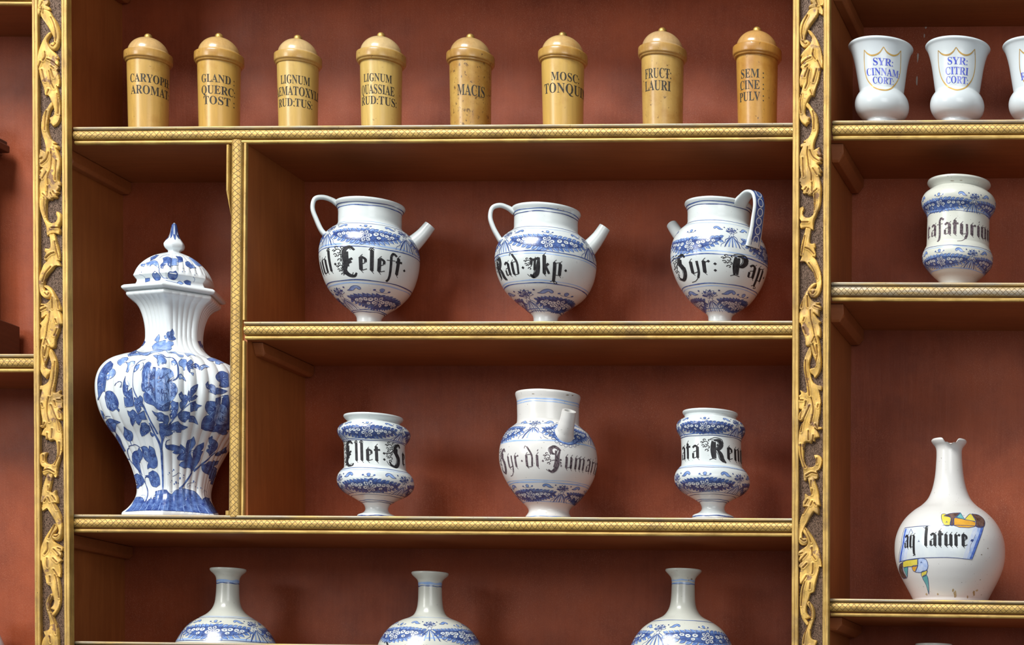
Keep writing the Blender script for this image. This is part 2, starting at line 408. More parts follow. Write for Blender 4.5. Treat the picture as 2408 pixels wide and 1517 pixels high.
ZR1 = zl(0, 1957, 282.3, 2408, 279.8); ZR2 = zl(0, 1955, 662.4, 2408, 663.9); ZR3 = zl(0, 1952, 1407, 2408, 1412.6); ZL2 = zl(0, 0, 831.6, 80, 831.6)
TT = .0345
Z0 = lambda X: Z1(X) + .405 + .008; ZR0 = lambda X: ZR1(X) + .32
ZL1 = zl(0, 0, -31, 80, -30.5)
shelf('1', 'gilded shelf under the row of eight wooden jars', Xp(171.5, 300), XRP, XPL, XPR - .05, Z1, TT, YB)
shelf('2', 'gilded shelf under the three spouted blue and white jugs', Xp(573, 760), XRP, XD, XPR - .05, Z2, .0360, YB)
shelf('3', 'long gilded shelf under the tall lidded vase and two waisted jars', Xp(170, 1215), XRP, XPL, XPR - .05, Z3, .0370, YB)
shelf('R1', 'gilded shelf under the white shield cups', Xp(1957, 285), X2408, XPR, X2408, ZR1, .0375, YB)
shelf('R2', 'tarnished gilded shelf under the pale waisted jar', Xp(1955, 665), X2408, XPR, X2408, ZR2, .0375, YB, GOLDT)
shelf('R3', 'gilded shelf under the round flask with the ribbon banner', Xp(1952, 1408), X2408, XPR, X2408, ZR3, .0360, YB)
shelf('L2', 'short gilded shelf beside the pilaster carrying the dark wooden case', XL0, Xp(83, 840), XL0, -.985, ZL2, .0370, YBL)
shelf('L1', 'gilded shelf edge at the upper corner above the dark wooden case', XL0, Xp(77, 0), XL0, -.985, ZL1, .0345, YBL)
shelf('0', 'gilded shelf above the row of wooden jars', Xp(171.5, -140), XRP, XPL, XPR - .05, Z0, TT, YB)
shelf('R0', 'gilded shelf above the white cups', Xp(1957, -100), X2408, XPR, X2408, ZR0, TT, YB)

# lowest shelf of the middle bay: a front rail with the board set lower behind it
t4 = thing('front_rail', 'grey topped front rail along the lowest edge before the round bottles', 'rail', (-.15, .02, Z4(-.15) - .14))
xa = Xp(170, 1510); DROP = .125
prism_x('bead', BEAD, xa, XRP, Z4, TT, SILV, t4); prism_x('half_round_moulding', HALF, xa, XRP, Z4, TT, GOLDX, t4); prism_x('fillet', FILL, xa, XRP, Z4, TT, GOLDH, t4)
V, Fc = hexa([(XPL, .011, Z4(XPL) - DROP - .02), (XPR - .05, .011, Z4(XPR) - DROP - .02), (XPL, .028, Z4(XPL) - DROP - .02), (XPR - .05, .028, Z4(XPR) - DROP - .02), (XPL, .011, Z4(XPL)), (XPR - .05, .011, Z4(XPR)), (XPL, .028, Z4(XPL)), (XPR - .05, .028, Z4(XPR))])
obj('rail_board', V, Fc, UNDER, t4)
ZB4 = float(Z4(-.15)) - DROP
v, f = box_verts(XPL, XPR - .05, .028, YB, ZB4 - .02, ZB4)
tag(obj('shelf', v, f, UNDER), 'lowest plain brown shelf board behind the front rail carrying the round bottles', 'shelf', 'shelves of the cabinet')
SHELF['4'] = lambda X: ZB4
ZR4 = lambda X: ZR3(X) - .30
shelf('R4', 'lowest gilded shelf below the round flask', Xp(1952, 1408), X2408, XPR, X2408, ZR4, .0360, YB)

dn = lambda z, T: (lambda X: z(X) - T)
cleat(XPL, dn(Z1, TT), .021, .028, .035, side_l); cleat(XPL, dn(Z3, .037), .021, .027, .03, side_l); cleat(XPL, dn(Z0, TT), .021, .028, .035, side_l)
cleat(XPR, dn(ZR1, .0375), .026, .034, .030, side_r, .45); cleat(XPR, dn(ZR2, .0375), .028, .034, .030, side_r, .35); cleat(XPR, dn(ZR3, .036), .028, .026, .030, side_r, .45); cleat(XPR, dn(ZR0, TT), .024, .028, .035, side_r)

# ------------------------------------------------------------------ divider between the tall niche and the two small bays
div = thing('divider', 'narrow upright divider with cross-hatched gilded front beside the lidded vase', 'divider', (-.56, .13, Z3(-.56)))
def prism_z(name, prof, xc, z0, z1, m, parent, sx=1.0, nz=2):
    """vertical moulding: prof of (x offset, y, v); xc(z) gives the centre line"""
    n = len(prof); V, UVs, Fc = [], [], []; zs = np.linspace(z0, z1, nz)
    for z in zs:
        for (a, y, vv) in prof: V.append((xc(z) + a * sx, y, z)); UVs.append((z, vv))
    for k in range(nz - 1):
        for i in range(n):
            j = (i + 1) % n; Fc.append((k * n + i, k * n + j, (k + 1) * n + j, (k + 1) * n + i))
    Fc.append(tuple(range(n))[::-1]); Fc.append(tuple(range((nz - 1) * n, nz * n)))
    return obj(name, V, Fc, m, parent, True, 35, UVs)
za, zb = float(Z3(-.57)) - .0035, float(Z1(-.57)) - TT + .0005
dt, db = pix(555.0, 340, 0), pix(548.2, 1212, 0)
xc = lambda z: db[0] + (dt[0] - db[0]) * (z - db[2]) / (dt[2] - db[2])
HZ = [(-.0125, .012, -.02)] + [(.0125 * math.sin(t), .0098 - .0100 * max(0, math.cos(t)) ** .8, .0118 * t) for t in np.linspace(-PI / 2, PI / 2, 17)] + [(.0125, .012, .02)]
def FZ(x0, x1): return [(x0, .012, .05), (x0, .0046, .05), (x0 + .001, .0034, .05), (x1 - .001, .0034, .05), (x1, .0046, .05), (x1, .012, .05)]
prism_z('half_round_moulding', HZ, xc, za, zb + .006, GOLDXV, div)
zm = float(pix(560, 756, 0)[2]); zn = float(pix(560, 799, 0)[2])
prism_z('fillet', FZ(.0145, .0196), xc, za + .002, zn - .001, GOLDV, div); prism_z('fillet', FZ(.0145, .0196), xc, zm + .004, zb, GOLDV, div)
# the fillet on the niche side has split off and only its upper length is left
zs0 = float(pix(535, 505, 0)[2]); fx = lambda z: xc(z) - .0172
prism_z('split_fillet', [(-.0035, .012, 0), (-.0035, .002, 0), (.001, .0005, 0), (.0022, .0035, 0), (.0022, .012, 0)], fx, zs0 + .05, zb - .004, GOLDV, div)
V = []
for z, w in ((zs0, .0003), (zs0 + .05, 1.0)):
    for (a, y) in ((-.0035, .012), (-.0035, .002), (.001, .0005), (.0022, .0035), (.0022, .012)): V.append((fx(z) + .002 + (a - .002) * w, .012 + (y - .012) * w, z))
obj('split_fillet', V, [(i, (i + 1) % 5, 5 + (i + 1) % 5, 5 + i) for i in range(5)] + [(4, 3, 2, 1, 0)], GOLDV, div)
prism_z('foot_block', [(-.0180, .014, 0), (-.0180, .004, 0), (-.0150, .0015, 0), (-.0100, .0010, 0), (-.0100, .014, 0)], xc, za + .0035, za + .0125, GOLDV, div)
v, f = box_verts(XD - .026, XD, .0118, YB, za, zb); obj('board', v, f, SIDE, div)
cleat(XD, dn(Z2, .036), .022, .026, .032, div)

# ------------------------------------------------------------------ carved pilasters
YP, YG = -.018, -.0085
def trc(y0, s): return [(80 + a / 7.589, y0 + b / 7.589) for a, b in s]
A_, B_, C_, D_, E_, F_, G_, H_ = 0, 190, 380, 570, 760, 950, 1140, 1317
LEAVES = [
 trc(A_, [(62,-60),(130,-60),(190,40),(230,30),(270,15),(278,70),(240,120),(290,150),(312,192),(250,200),(200,190),(195,265),(150,230),(130,280),(70,322),(75,230),(110,150),(64,130)]),
 trc(A_, [(175,175),(300,225),(350,310),(410,390),(460,500),(482,610),(478,740),(455,840),(410,900),(360,905),(310,870),(300,820),(340,780),(390,770),(375,680),(340,600),(290,510),(220,410),(160,310),(150,230)]),
 trc(A_, [(335,598),(300,660),(260,720),(255,770),(290,850),(345,915),(400,970),(462,1060),(425,1065),(450,1120),(452,1187),(400,1160),(462,1240),(430,1270),(460,1360),(475,1450)]) +
 trc(B_, [(475,60),(464,117),(420,105),(440,180),(465,280),(485,370),(495,480),(490,620),(470,720),(430,790),(368,832),(355,800),(310,760),(325,740),(308,680),(360,650),(390,600),(385,500),(350,400),(280,270),(230,272),(215,180),(185,80)]) +
 trc(A_, [(175,1500),(150,1420),(115,1240),(78,1253),(85,1080),(110,950),(150,830),(185,750),(240,660),(300,600)]),
 trc(B_, [(345,395),(310,440),(250,530),(190,620),(165,730),(160,870),(180,980),(215,1090),(240,1200),(238,1295),(190,1270),(135,1237),(130,1330),(105,1370),(130,1400),(180,1390),(100,1440),(100,1480),(118,1500)]) +
 trc(C_, [(105,40),(110,92),(182,110),(140,170),(98,252),(130,270),(115,322),(160,330),(130,430),(115,540),(110,620),(120,700),(130,830),(170,980),(210,1080),(250,1180),(260,1342),(320,1300),(400,1290),(477,1312),(485,1240),(460,1190),(512,1100),(515,1000),(490,940),(430,903),(425,950),(450,1020),(430,1080),(380,1115),(310,1110),(255,1060),(240,980),(240,820),(250,730),(265,680),(292,692),(335,692),(355,660),(400,667),(437,652),(420,610),(472,570),(440,545),(477,480),(465,450),(502,442),(490,390),(465,360),(470,250),(490,120)]) +
 trc(B_, [(490,1420),(485,1390),(460,1310),(430,1232),(467,1230),(460,1185),(380,1150),(422,1130),(330,1060),(280,960),(260,850),(265,740),(285,620),(320,520),(367,460)]),
 trc(C_, [(300,1315),(385,1300),(410,1400),(435,1490)]) + trc(D_, [(440,60),(470,170),(487,332),(450,330),(497,432),(400,425),(350,490),(280,570),(230,660),(200,770),(195,830),(215,880),(260,870),(310,890),(330,940),(310,1000),(260,1015),(200,990),(150,930),(125,850),(120,740),(135,600),(170,500),(210,400),(270,340),(228,337),(220,290),(245,200),(225,190),(228,123),(310,125),(325,80)]),
 trc(D_, [(192,790),(240,778),(310,820),(370,900),(430,1010),(480,1130),(507,1222),(480,1240),(520,1330),(547,1470)]) + trc(E_, [(522,34),(490,40),(470,130),(440,220),(405,320),(392,443),(340,452),(315,440),(305,480),(270,600),(230,700),(215,760),(240,820),(327,850),(320,900),(260,950),(242,997),(180,930),(140,840),(125,720),(140,560),(150,430),(180,290),(138,302),(135,150),(165,60)]) +
 trc(D_, [(128,1465),(200,1390),(252,1298),(158,1362),(155,1250),(123,1240),(125,1180),(210,1140),(148,1126),(150,1108),(240,1105),(310,1050),(345,970),(300,880),(250,830)]),
 trc(E_, [(325,463),(365,540),(410,640),(435,760),(425,900),(405,1020),(385,1140),(375,1230),(400,1260),(502,1203),(480,1270),(532,1310),(500,1350),(532,1400),(525,1470)]) + trc(F_, [(532,72),(460,95),(510,170),(527,282),(480,290),(430,280),(465,340),(500,440),(525,560),(530,760),(510,900),(470,1040),(435,1160),(425,1312),(400,1315),(370,1260),(290,1250),(250,1280),(205,1280),(190,1220),(215,1150),(170,1120),(130,1030),(120,950),(150,900),(200,875),(257,878),(230,930),(220,1000),(240,1060),(310,1090),(380,1070),(430,980),(440,830),(430,720),(412,660),(360,650),(305,672),(290,620),(238,642),(245,590),(163,562),(190,490),(250,410),(190,435),(118,416),(130,400),(190,390),(180,280),(160,180),(150,80)]) +
 trc(E_, [(150,1480),(140,1400),(160,1280),(175,1200),(128,1202),(125,1138),(200,1120),(280,1060),(310,970),(330,860),(340,740),(315,650),(300,560)]),
 trc(F_, [(270,1255),(362,1265),(335,1380),(312,1500)]) + trc(G_, [(305,80),(300,130),(350,150),(412,98),(415,190),(440,240),(447,327),(385,330),(430,420),(480,520),(510,640),(525,800),(525,920),(490,990),(430,1005),(375,980),(360,930),(390,890),(460,890),(470,820),(440,730),(400,640),(340,540),(260,420),(173,472),(170,410),(190,320),(143,316),(165,200),(180,80),(195,10)]) + trc(F_, [(240,1330)]),
 trc(G_, [(402,698),(442,762),(380,870),(355,940),(370,1010),(430,1060),(532,1132),(530,1180),(490,1185),(512,1250),(502,1297),(450,1270),(517,1362),(480,1400)]) + trc(H_, [(490,110),(500,200),(492,312),(440,290),(470,380),(490,500),(495,640),(485,780),(450,900),(375,1007),(350,980),(398,900),(320,872),(380,800),(385,720),(370,630),(345,540),(320,470),(260,442),(245,370),(215,240),(180,100),(165,20)]) + trc(G_, [(118,1367),(140,1240),(165,1110),(215,980),(290,850),(360,750)]),
 trc(H_, [(345,598),(372,640),(310,740),(295,850),(310,930),(340,950),(380,1050),(430,1180),(455,1290),(465,1600),(150,1600),(165,1517),(200,1400),(232,1360),(210,1312),(203,1280),(290,1250),(315,1170),(310,1080),(285,980),(250,870),(245,770),(280,680)]),
]
VEINS = [
 [trc(A_, [(150,150),(180,60)]), trc(A_, [(170,240),(175,150)])],
 [trc(A_, [(330,330),(400,480),(430,650),(420,760)]), trc(A_, [(420,800),(370,850),(345,835)])],
 [trc(A_, [(230,950),(240,1040),(200,1105)]), trc(A_, [(175,1270),(200,1360),(240,1480)]), trc(A_, [(330,1260),(385,1405)]), trc(A_, [(280,1080),(360,1120),(440,1190)]), trc(A_, [(160,1130),(110,1240)]), trc(A_, [(330,1200),(380,1240)]), trc(A_, [(300,1290),(330,1430)]) + trc(B_, [(340,60),(380,150)]), trc(B_, [(440,250),(460,420),(450,600)]), trc(B_, [(290,180),(260,250)])],
 [trc(B_, [(250,560),(225,700),(230,900)]), trc(B_, [(340,1240),(350,1350),(335,1500)]) + trc(C_, [(325,150),(280,300),(280,420)]), trc(C_, [(250,200),(180,320)]), trc(C_, [(430,0),(425,200),(415,350)]), trc(C_, [(270,470),(268,640)]), trc(C_, [(330,580),(360,640)]), trc(C_, [(370,550),(410,600)]), trc(C_, [(215,660),(215,800),(230,980)]), trc(B_, [(300,1300),(250,1420),(150,1500)]), trc(C_, [(180,590),(270,680)]), trc(C_, [(340,1200),(460,1200)]), trc(C_, [(140,200),(120,250)])],
 [trc(D_, [(400,0),(430,170),(460,310)]), trc(D_, [(240,300),(330,220),(390,200)]), trc(D_, [(330,450),(250,560),(190,720)]), trc(D_, [(230,920),(270,960),(300,920)])],
 [trc(D_, [(360,1000),(355,1190)]), trc(D_, [(310,1250),(300,1420)]) + trc(E_, [(280,50),(240,250),(200,400)]), trc(D_, [(450,1050),(470,1200)]), trc(E_, [(240,300),(290,400)]), trc(E_, [(200,450),(190,620),(230,790)]), trc(E_, [(440,120),(390,240)]), trc(D_, [(420,1390),(440,1450)]), trc(E_, [(270,420),(215,600)]), trc(D_, [(130,1230),(240,1180)])],
 [trc(E_, [(400,700),(390,900),(340,1180),(330,1300)]), trc(E_, [(300,1340),(270,1460)]) + trc(F_, [(265,150),(310,330)]), trc(F_, [(330,30),(390,170),(440,290),(480,480)]), trc(F_, [(230,350),(190,420)]), trc(F_, [(350,460),(345,620)]), trc(F_, [(265,540),(270,620)]), trc(F_, [(480,700),(470,900),(400,1100)]), trc(F_, [(200,930),(200,1020)]), trc(F_, [(470,130),(490,260)]), trc(E_, [(390,1400),(410,1480)]), trc(E_, [(180,1450),(190,1500)]), trc(F_, [(200,1200),(300,1180),(390,1230)]), trc(E_, [(440,1380),(500,1380)])],
 [trc(G_, [(280,40),(290,120)]), trc(G_, [(240,270),(210,310)]), trc(G_, [(280,240),(310,310)]), trc(G_, [(370,340),(440,460)]), trc(G_, [(360,210),(410,290)]), trc(G_, [(480,900),(430,940),(395,930)]), trc(F_, [(300,1320),(300,1430)])],
 [trc(G_, [(400,730),(330,880),(300,960)]), trc(G_, [(285,1050),(275,1170),(220,1250)]), trc(G_, [(265,1320),(275,1470)]) + trc(H_, [(285,140)]), trc(G_, [(380,1160),(490,1280)]), trc(G_, [(370,1320),(440,1390)]), trc(H_, [(310,300),(320,400)]), trc(H_, [(405,280),(440,420),(470,680)]), trc(H_, [(380,180),(440,280)]), trc(G_, [(450,1140),(500,1160)])],
 [trc(H_, [(330,640),(290,760),(290,880)]), trc(H_, [(340,960),(400,1150),(430,1330)]), trc(H_, [(320,1370),(330,1480)])],
]
def sdist(P, Q):
    """distance of the points Q to the outline P, positive inside, and the nearest outline points"""
    A = P; Bq = np.roll(P, -1, 0); d = Bq - A; L = (d ** 2).sum(1) + 1e-12
    best = np.full(len(Q), 1e9); near = np.zeros_like(Q); ins = np.zeros(len(Q), bool)
    for a, b, dd, l in zip(A, Bq, d, L):
        t = np.clip(((Q - a) @ dd) / l, 0, 1); q = a + t[:, None] * dd; e = ((Q - q) ** 2).sum(1); m = e < best
        best[m] = e[m]; near[m] = q[m]
        if a[1] != b[1]:
            c = ((a[1] > Q[:, 1]) != (b[1] > Q[:, 1])) & (Q[:, 0] < (b[0] - a[0]) * (Q[:, 1] - a[1]) / (b[1] - a[1]) + a[0]); ins ^= c
    d = np.sqrt(best); return np.where(ins, d, -d), near
def dline(L, Q):
    best = np.full(len(Q), 1e9)
    for a, b in zip(L[:-1], L[1:]):
        dd = b - a; t = np.clip(((Q - a) @ dd) / (dd @ dd + 1e-9), 0, 1); best = np.minimum(best, ((Q - a - t[:, None] * dd) ** 2).sum(1))
    return np.sqrt(best)

def carve(P, veins, parent, tilt, step=1.05, lab=None):
    P = smooth_poly(P, 3, 100)
    nv = np.roll(P, -1, 0) - np.roll(P, 1, 0); nv = np.stack([nv[:, 1], -nv[:, 0]], 1); nv /= np.linalg.norm(nv, axis=1)[:, None] + 1e-9
    if np.sum(P[:, 0] * np.roll(P[:, 1], -1) - P[:, 1] * np.roll(P[:, 0], -1)) < 0: nv = -nv
    P = P + nv * 1.15; lo, hi = P.min(0) - 2, P.max(0) + 2
    nx, ny = int((hi[0] - lo[0]) / step) + 1, int((hi[1] - lo[1]) / step) + 1
    gx, gy = np.meshgrid(lo[0] + np.arange(nx) * step, lo[1] + np.arange(ny) * step); Q = np.stack([gx.ravel(), gy.ravel()], 1)
    sd, near = sdist(P, Q); snap = np.abs(sd) < .62 * step; Q[snap] = near[snap]; sd[snap] = 0
    ok = sd >= 0
    d = np.clip(sd / 3.2, 0, 1); hgt = .0042 + .0026 * np.sqrt(1 - (1 - d) ** 2); bole = np.zeros(len(Q))
    for L in veins:
        L = catmull(L, 5); dv = dline(np.array(L), Q); hgt -= .0024 * np.exp(-(dv / 1.05) ** 2); hgt += .0012 * np.exp(-((dv - 3.0) / 1.6) ** 2)
        bole = np.maximum(bole, np.clip(1.35 - dv / 1.0, 0, .8))
    cx = (Q[:, 0] - lo[0]) / max(1, hi[0] - lo[0]); hgt += tilt * (cx - .5) * .0035 * d; hgt += .0010 * np.sin(Q[:, 1] * .11 + Q[:, 0] * .05) * d
    hgt = np.where(sd <= 0, .0022, np.maximum(hgt, .0016))
    idx = -np.ones(len(Q), int); V, at = [], []; Wd = pix(Q[:, 0], Q[:, 1], YG); Fc = []
    def vi(k):
        if idx[k] < 0: idx[k] = len(V); V.append((Wd[k][0], YG - hgt[k], Wd[k][2])); at.append(bole[k])
        return int(idx[k])
    for j in range(ny - 1):
        for i in range(nx - 1):
            c = [j * nx + i, j * nx + i + 1, (j + 1) * nx + i + 1, (j + 1) * nx + i]; g = [k for k in c if ok[k]]
            if len(g) >= 3 and not all(sd[k] == 0 for k in g): Fc.append(tuple(vi(k) for k in g))
    # side walls down to the ground
    ec = {}
    for fc in Fc:
        for a, b in zip(fc, fc[1:] + fc[:1]): ec[(a, b)] = ec.get((a, b), 0) + 1
    low = {}
    def lv(a):
        if a not in low: low[a] = len(V); x, y, z = V[a]; V.append((x, YG + .0005, z)); at.append(.35)
        return low[a]
    for (a, b) in list(ec):
        if (b, a) not in ec: Fc.append((b, a, lv(a), lv(b)))
    return obj('acanthus_leaf', V, Fc, GOLDL, parent, True, 50, attr={'bole': at})

ytab = np.array([[-60, -60], [0, -4], [119, 113], [223, 225], [300, 298], [471, 460], [556, 542], [704, 701], [819, 814], [891, 890], [1038, 1043], [1120, 1128], [1272, 1282], [1450, 1472], [1530, 1552]], float)
def mirror(P):
    P = np.asarray(P, float); y = np.interp(P[:, 1], ytab[:, 0], ytab[:, 1])
    a0, a1 = 88.5 + 6.0 * np.clip(P[:, 1] / 1000, 0, 1), 143.5 + 7.0 * np.clip(P[:, 1] / 800, 0, 1)
    u = (P[:, 0] - a0) / (a1 - a0); b0, b1 = 1879.5 - 2.6 * y / 1517, 1936.5 - 2.4 * y / 1517
    return np.stack([b1 - u * (b1 - b0), y], 1)

def pilaster(label, edges, flip):
    """edges: pixel x of the band edges at the top and at the bottom of the photograph"""
    def ln(k):
        a, b = pix(edges[k][0], 0, YP), pix(edges[k][1], 1517, YP); return lambda z: a[0] + (b[0] - a[0]) * (z - a[2]) / (b[2] - a[2])
    L = [ln(k) for k in range(4)]; z0, z1 = ZBOT, ZTOP
    t = thing('carved_pilaster', label, 'pilaster', ((L[0](z0) + L[3](z0)) / 2, -.01, z0), 'carved pilasters')
    for (a, b) in ((0, 1), (2, 3)):
        pr = [(0, -.001), (0, YP + .0012), (.0012, YP), (.42, YP), (.46, YP + .0009), (.60, YP + .0009), (.64, YP), (.9988, YP), (1, YP + .0012), (1, -.001)]
        V, Fc = [], []; n = len(pr)
        for z in (z0, z1):
            xa_, xb_ = L[a](z), L[b](z)
            for (u, y) in pr: V.append((xa_ + (u if u in (0, .42, .46, .60, .64, 1) else (.0012 / .015 if u < .5 else 1 - .0012 / .015)) * (xb_ - xa_), y, z))
        Fc += [(i, (i + 1) % n, n + (i + 1) % n, n + i) for i in range(n)] + [tuple(range(n))[::-1], tuple(range(n, 2 * n))]
        obj('gilded_band', V, Fc, GOLDV, t)
    V, Fc = hexa([(L[1](z0), YG, z0), (L[2](z0), YG, z0), (L[1](z0), -.001, z0), (L[2](z0), -.001, z0), (L[1](z1), YG, z1), (L[2](z1), YG, z1), (L[1](z1), -.001, z1), (L[2](z1), -.001, z1)])
    obj('punched_ground', V, Fc, GROUND, t)
    for k, P in enumerate(LEAVES):
        P = np.array(P); vs = [np.array(q) for q in VEINS[k]]
        if flip: P = mirror(P)[::-1]; vs = [mirror(q) for q in vs]
        carve(P, vs, t, 1 if (k % 2) else -1)
    return t
pil_l = pilaster('gilded pilaster with carved acanthus scroll between the dark case and the lidded vase', [(74.2, 81.5), (88.0, 94.3), (143.2, 150.8), (156.6, 163.8)], False)
pil_r = pilaster('gilded pilaster with carved acanthus scroll between the jugs and the white cups', [(1864.4, 1861.2), (1879.3, 1876.6), (1936.5, 1934.0), (1951.0, 1947.8)], True)

# ================================================================== turned and thrown vessels
class Surf:
    """surface of revolution round a (slightly leaning) axis; a = arc length up the outer profile, phi = 0 faces the room"""
    def __init__(s, Xc, Yc, prof, n_out=None, lean=0.0, z0=0.0, rfun=None, ys=1.0):
        P = np.asarray(prof, float); s.P = P; s.Xc, s.Yc, s.lean, s.z0, s.rfun, s.ys = Xc, Yc, lean, z0, rfun, ys
        d = np.r_[0, np.cumsum(np.hypot(*np.diff(P, axis=0).T))]; s.A = d; s.Aout = d[(n_out or len(P)) - 1]
        t = np.gradient(P, axis=0); t /= np.linalg.norm(t, axis=1)[:, None] + 1e-12; s.N = np.stack([t[:, 1], -t[:, 0]], 1)
        k = np.array([Xc, Yc, P[:, 1].mean()]) - CAM; s.phic = math.atan2(-k[0], -k[1] * -1)   # direction towards the camera
        s.phic = math.atan2(CAM[0] - Xc, Yc - CAM[1])
    def pos(s, phi, a, off=0.0):
        phi, a = np.broadcast_arrays(np.asarray(phi, float), np.asarray(a, float))
        r = np.interp(a, s.A, s.P[:, 0]); z = np.interp(a, s.A, s.P[:, 1]); nr = np.interp(a, s.A, s.N[:, 0]); nz = np.interp(a, s.A, s.N[:, 1])
        if s.rfun is not None: r = r * s.rfun(phi, z)
        r = r + off * nr; z2 = z + off * nz
        return np.stack([s.Xc + s.lean * (z2 - s.z0) + r * np.sin(phi), s.Yc - r * np.cos(phi) * s.ys, z2], -1)
    def grid(s):
        if not hasattr(s, '_g'):
            ph = s.phic + np.radians(np.linspace(-82, 82, 83)); aa = np.linspace(0, s.Aout, 121); G, Aa = np.meshgrid(ph, aa)
            p = s.pos(G, Aa); q = proj(p); e = 1e-3
            n = np.cross(s.pos(G + e, Aa) - p, s.pos(G, Aa + 1e-4) - p); front = (n * (CAM - p)).sum(-1) > 0
            s._g = (G[front], Aa[front], q[front])
        return s._g
    def at(s, px, py):
        """(phi, a) of the surface point seen at a pixel of the photograph"""
        px, py = np.atleast_1d(np.asarray(px, float)), np.atleast_1d(np.asarray(py, float)); G, Aa, q = s.grid()
        k = np.array([np.argmin((q[:, 0] - x) ** 2 + (q[:, 1] - y) ** 2) for x, y in zip(px, py)]); ph, a = G[k].copy(), Aa[k].copy()
        T = np.stack([px, py], 1)
        for _ in range(8):
            f0 = proj(s.pos(ph, a)) - T; J1 = (proj(s.pos(ph + 1e-4, a)) - T - f0) / 1e-4; J2 = (proj(s.pos(ph, a + 1e-5)) - T - f0) / 1e-5
            det = J1[:, 0] * J2[:, 1] - J1[:, 1] * J2[:, 0]; det = np.where(np.abs(det) < 1e-3, 1e9, det)
            dp = (f0[:, 0] * J2[:, 1] - f0[:, 1] * J2[:, 0]) / det; da = (J1[:, 0] * f0[:, 1] - J1[:, 1] * f0[:, 0]) / det
            ph = ph - np.clip(dp, -.1, .1); a = np.clip(a - np.clip(da, -.01, .01), 0, s.Aout)
        return ph, a
    def amid(s, y):
        """arc length of the ring whose front crosses pixel row y on the axis"""
        x = float(proj(s.pos(s.phic, s.Aout * .5))[0]); return float(s.at([x], [y])[1][0])
    def r_at(s, a): return float(np.interp(a, s.A, s.P[:, 0]))
    def mesh(s, name, m, parent, seg=112, a0=None, a1=None, step=.0035, cap=True):
        a0 = 0.0 if a0 is None else a0; a1 = s.A[-1] if a1 is None else a1
        aa = np.unique(np.r_[a0, s.A[(s.A > a0) & (s.A < a1)], a1]); keep = [aa[0]]
        for x in aa[1:]:
            if x - keep[-1] > step * .35 or x == aa[-1]: keep.append(x)
        aa = np.array(keep); ph = s.phic + PI + np.linspace(0, 2 * PI, seg, endpoint=False); G, Aa = np.meshgrid(ph, aa)
        V = s.pos(G, Aa).reshape(-1, 3); n = len(aa); Fc = []
        for j in range(n - 1):
            for i in range(seg): i2 = (i + 1) % seg; Fc.append((j * seg + i, j * seg + i2, (j + 1) * seg + i2, (j + 1) * seg + i))
        if cap: Fc.append(tuple(range(seg))[::-1]); Fc.append(tuple(range((n - 1) * seg, n * seg)))
        return obj(name, V, Fc, m, parent, True, 48)

def turned(axis_top, axis_bot, Yc, pts, zbase, inner=.004, depth=.05, seg=7, lip=.003, closed=False):
    """pts: list from top to bottom of (half width px, centre row px) measured in the photograph; (hw, None) sits on the base,
    ('c', hw, y) keeps a corner; returns Surf"""
    (xt, yt), (xb, yb_) = axis_top, axis_bot
    pt, pb = pix(xt, yt, Yc), pix(xb, yb_, Yc); lean = (pt[0] - pb[0]) / (pt[2] - pb[2]); Xc = pb[0]; z0 = pb[2]
    zb = zbase(Xc); ang = np.linspace(0, 2 * PI, 72)
    def conv(hw, y, mm=None):
        z = zb if y is None else (zb + y[0] if isinstance(y, tuple) else float(pix(xb + (xt - xb) * (y - yb_) / (yt - yb_), y, Yc)[2]))
        ring = np.stack([Xc + lean * (z - z0) + .01 * np.sin(ang), Yc - .01 * np.cos(ang), np.full(72, z)], 1); q = proj(ring)[:, 0]
        return hw * .01 / ((q.max() - q.min()) / 2), z
    segs, cur = [], []
    for p in pts[::-1]:
        corner = p[0] == 'c'; p = p[1:] if corner else p; c = conv(*p); cur.append(c)
        if corner and len(cur) > 1: segs.append(cur); cur = [c]
    if len(cur) > 1: segs.append(cur)
    out = []
    for sg in segs:
        q = catmull(sg, seg) if len(sg) > 2 else np.array([np.array(sg[0]) + (np.array(sg[1]) - np.array(sg[0])) * t for t in np.linspace(0, 1, 4)])
        out.extend(q if not out else q[1:])
    out = [(max(r, 1e-4), z) for r, z in out]; n_out = len(out)
    if not closed:
        r, z = out[-1]; base = [(p[0], p[1]) for p in out]
        for t in np.linspace(0, PI, 6)[1:]: out.append((r - lip * (1 - math.cos(t)) / 2, z + lip * .45 * math.sin(t)))
        zi = np.linspace(z, z - depth, 9)[1:]; zs = np.array([b[1] for b in base]); rs = np.array([b[0] for b in base]); o_ = np.argsort(zs)
        for q in zi: out.append((max(.004, min(r - lip, float(np.interp(q, zs[o_], rs[o_])) - inner)), q))
        out.append((.001, z - depth))
    s = Surf(Xc, Yc, out, n_out, lean, z0); s.zb = zb; return s

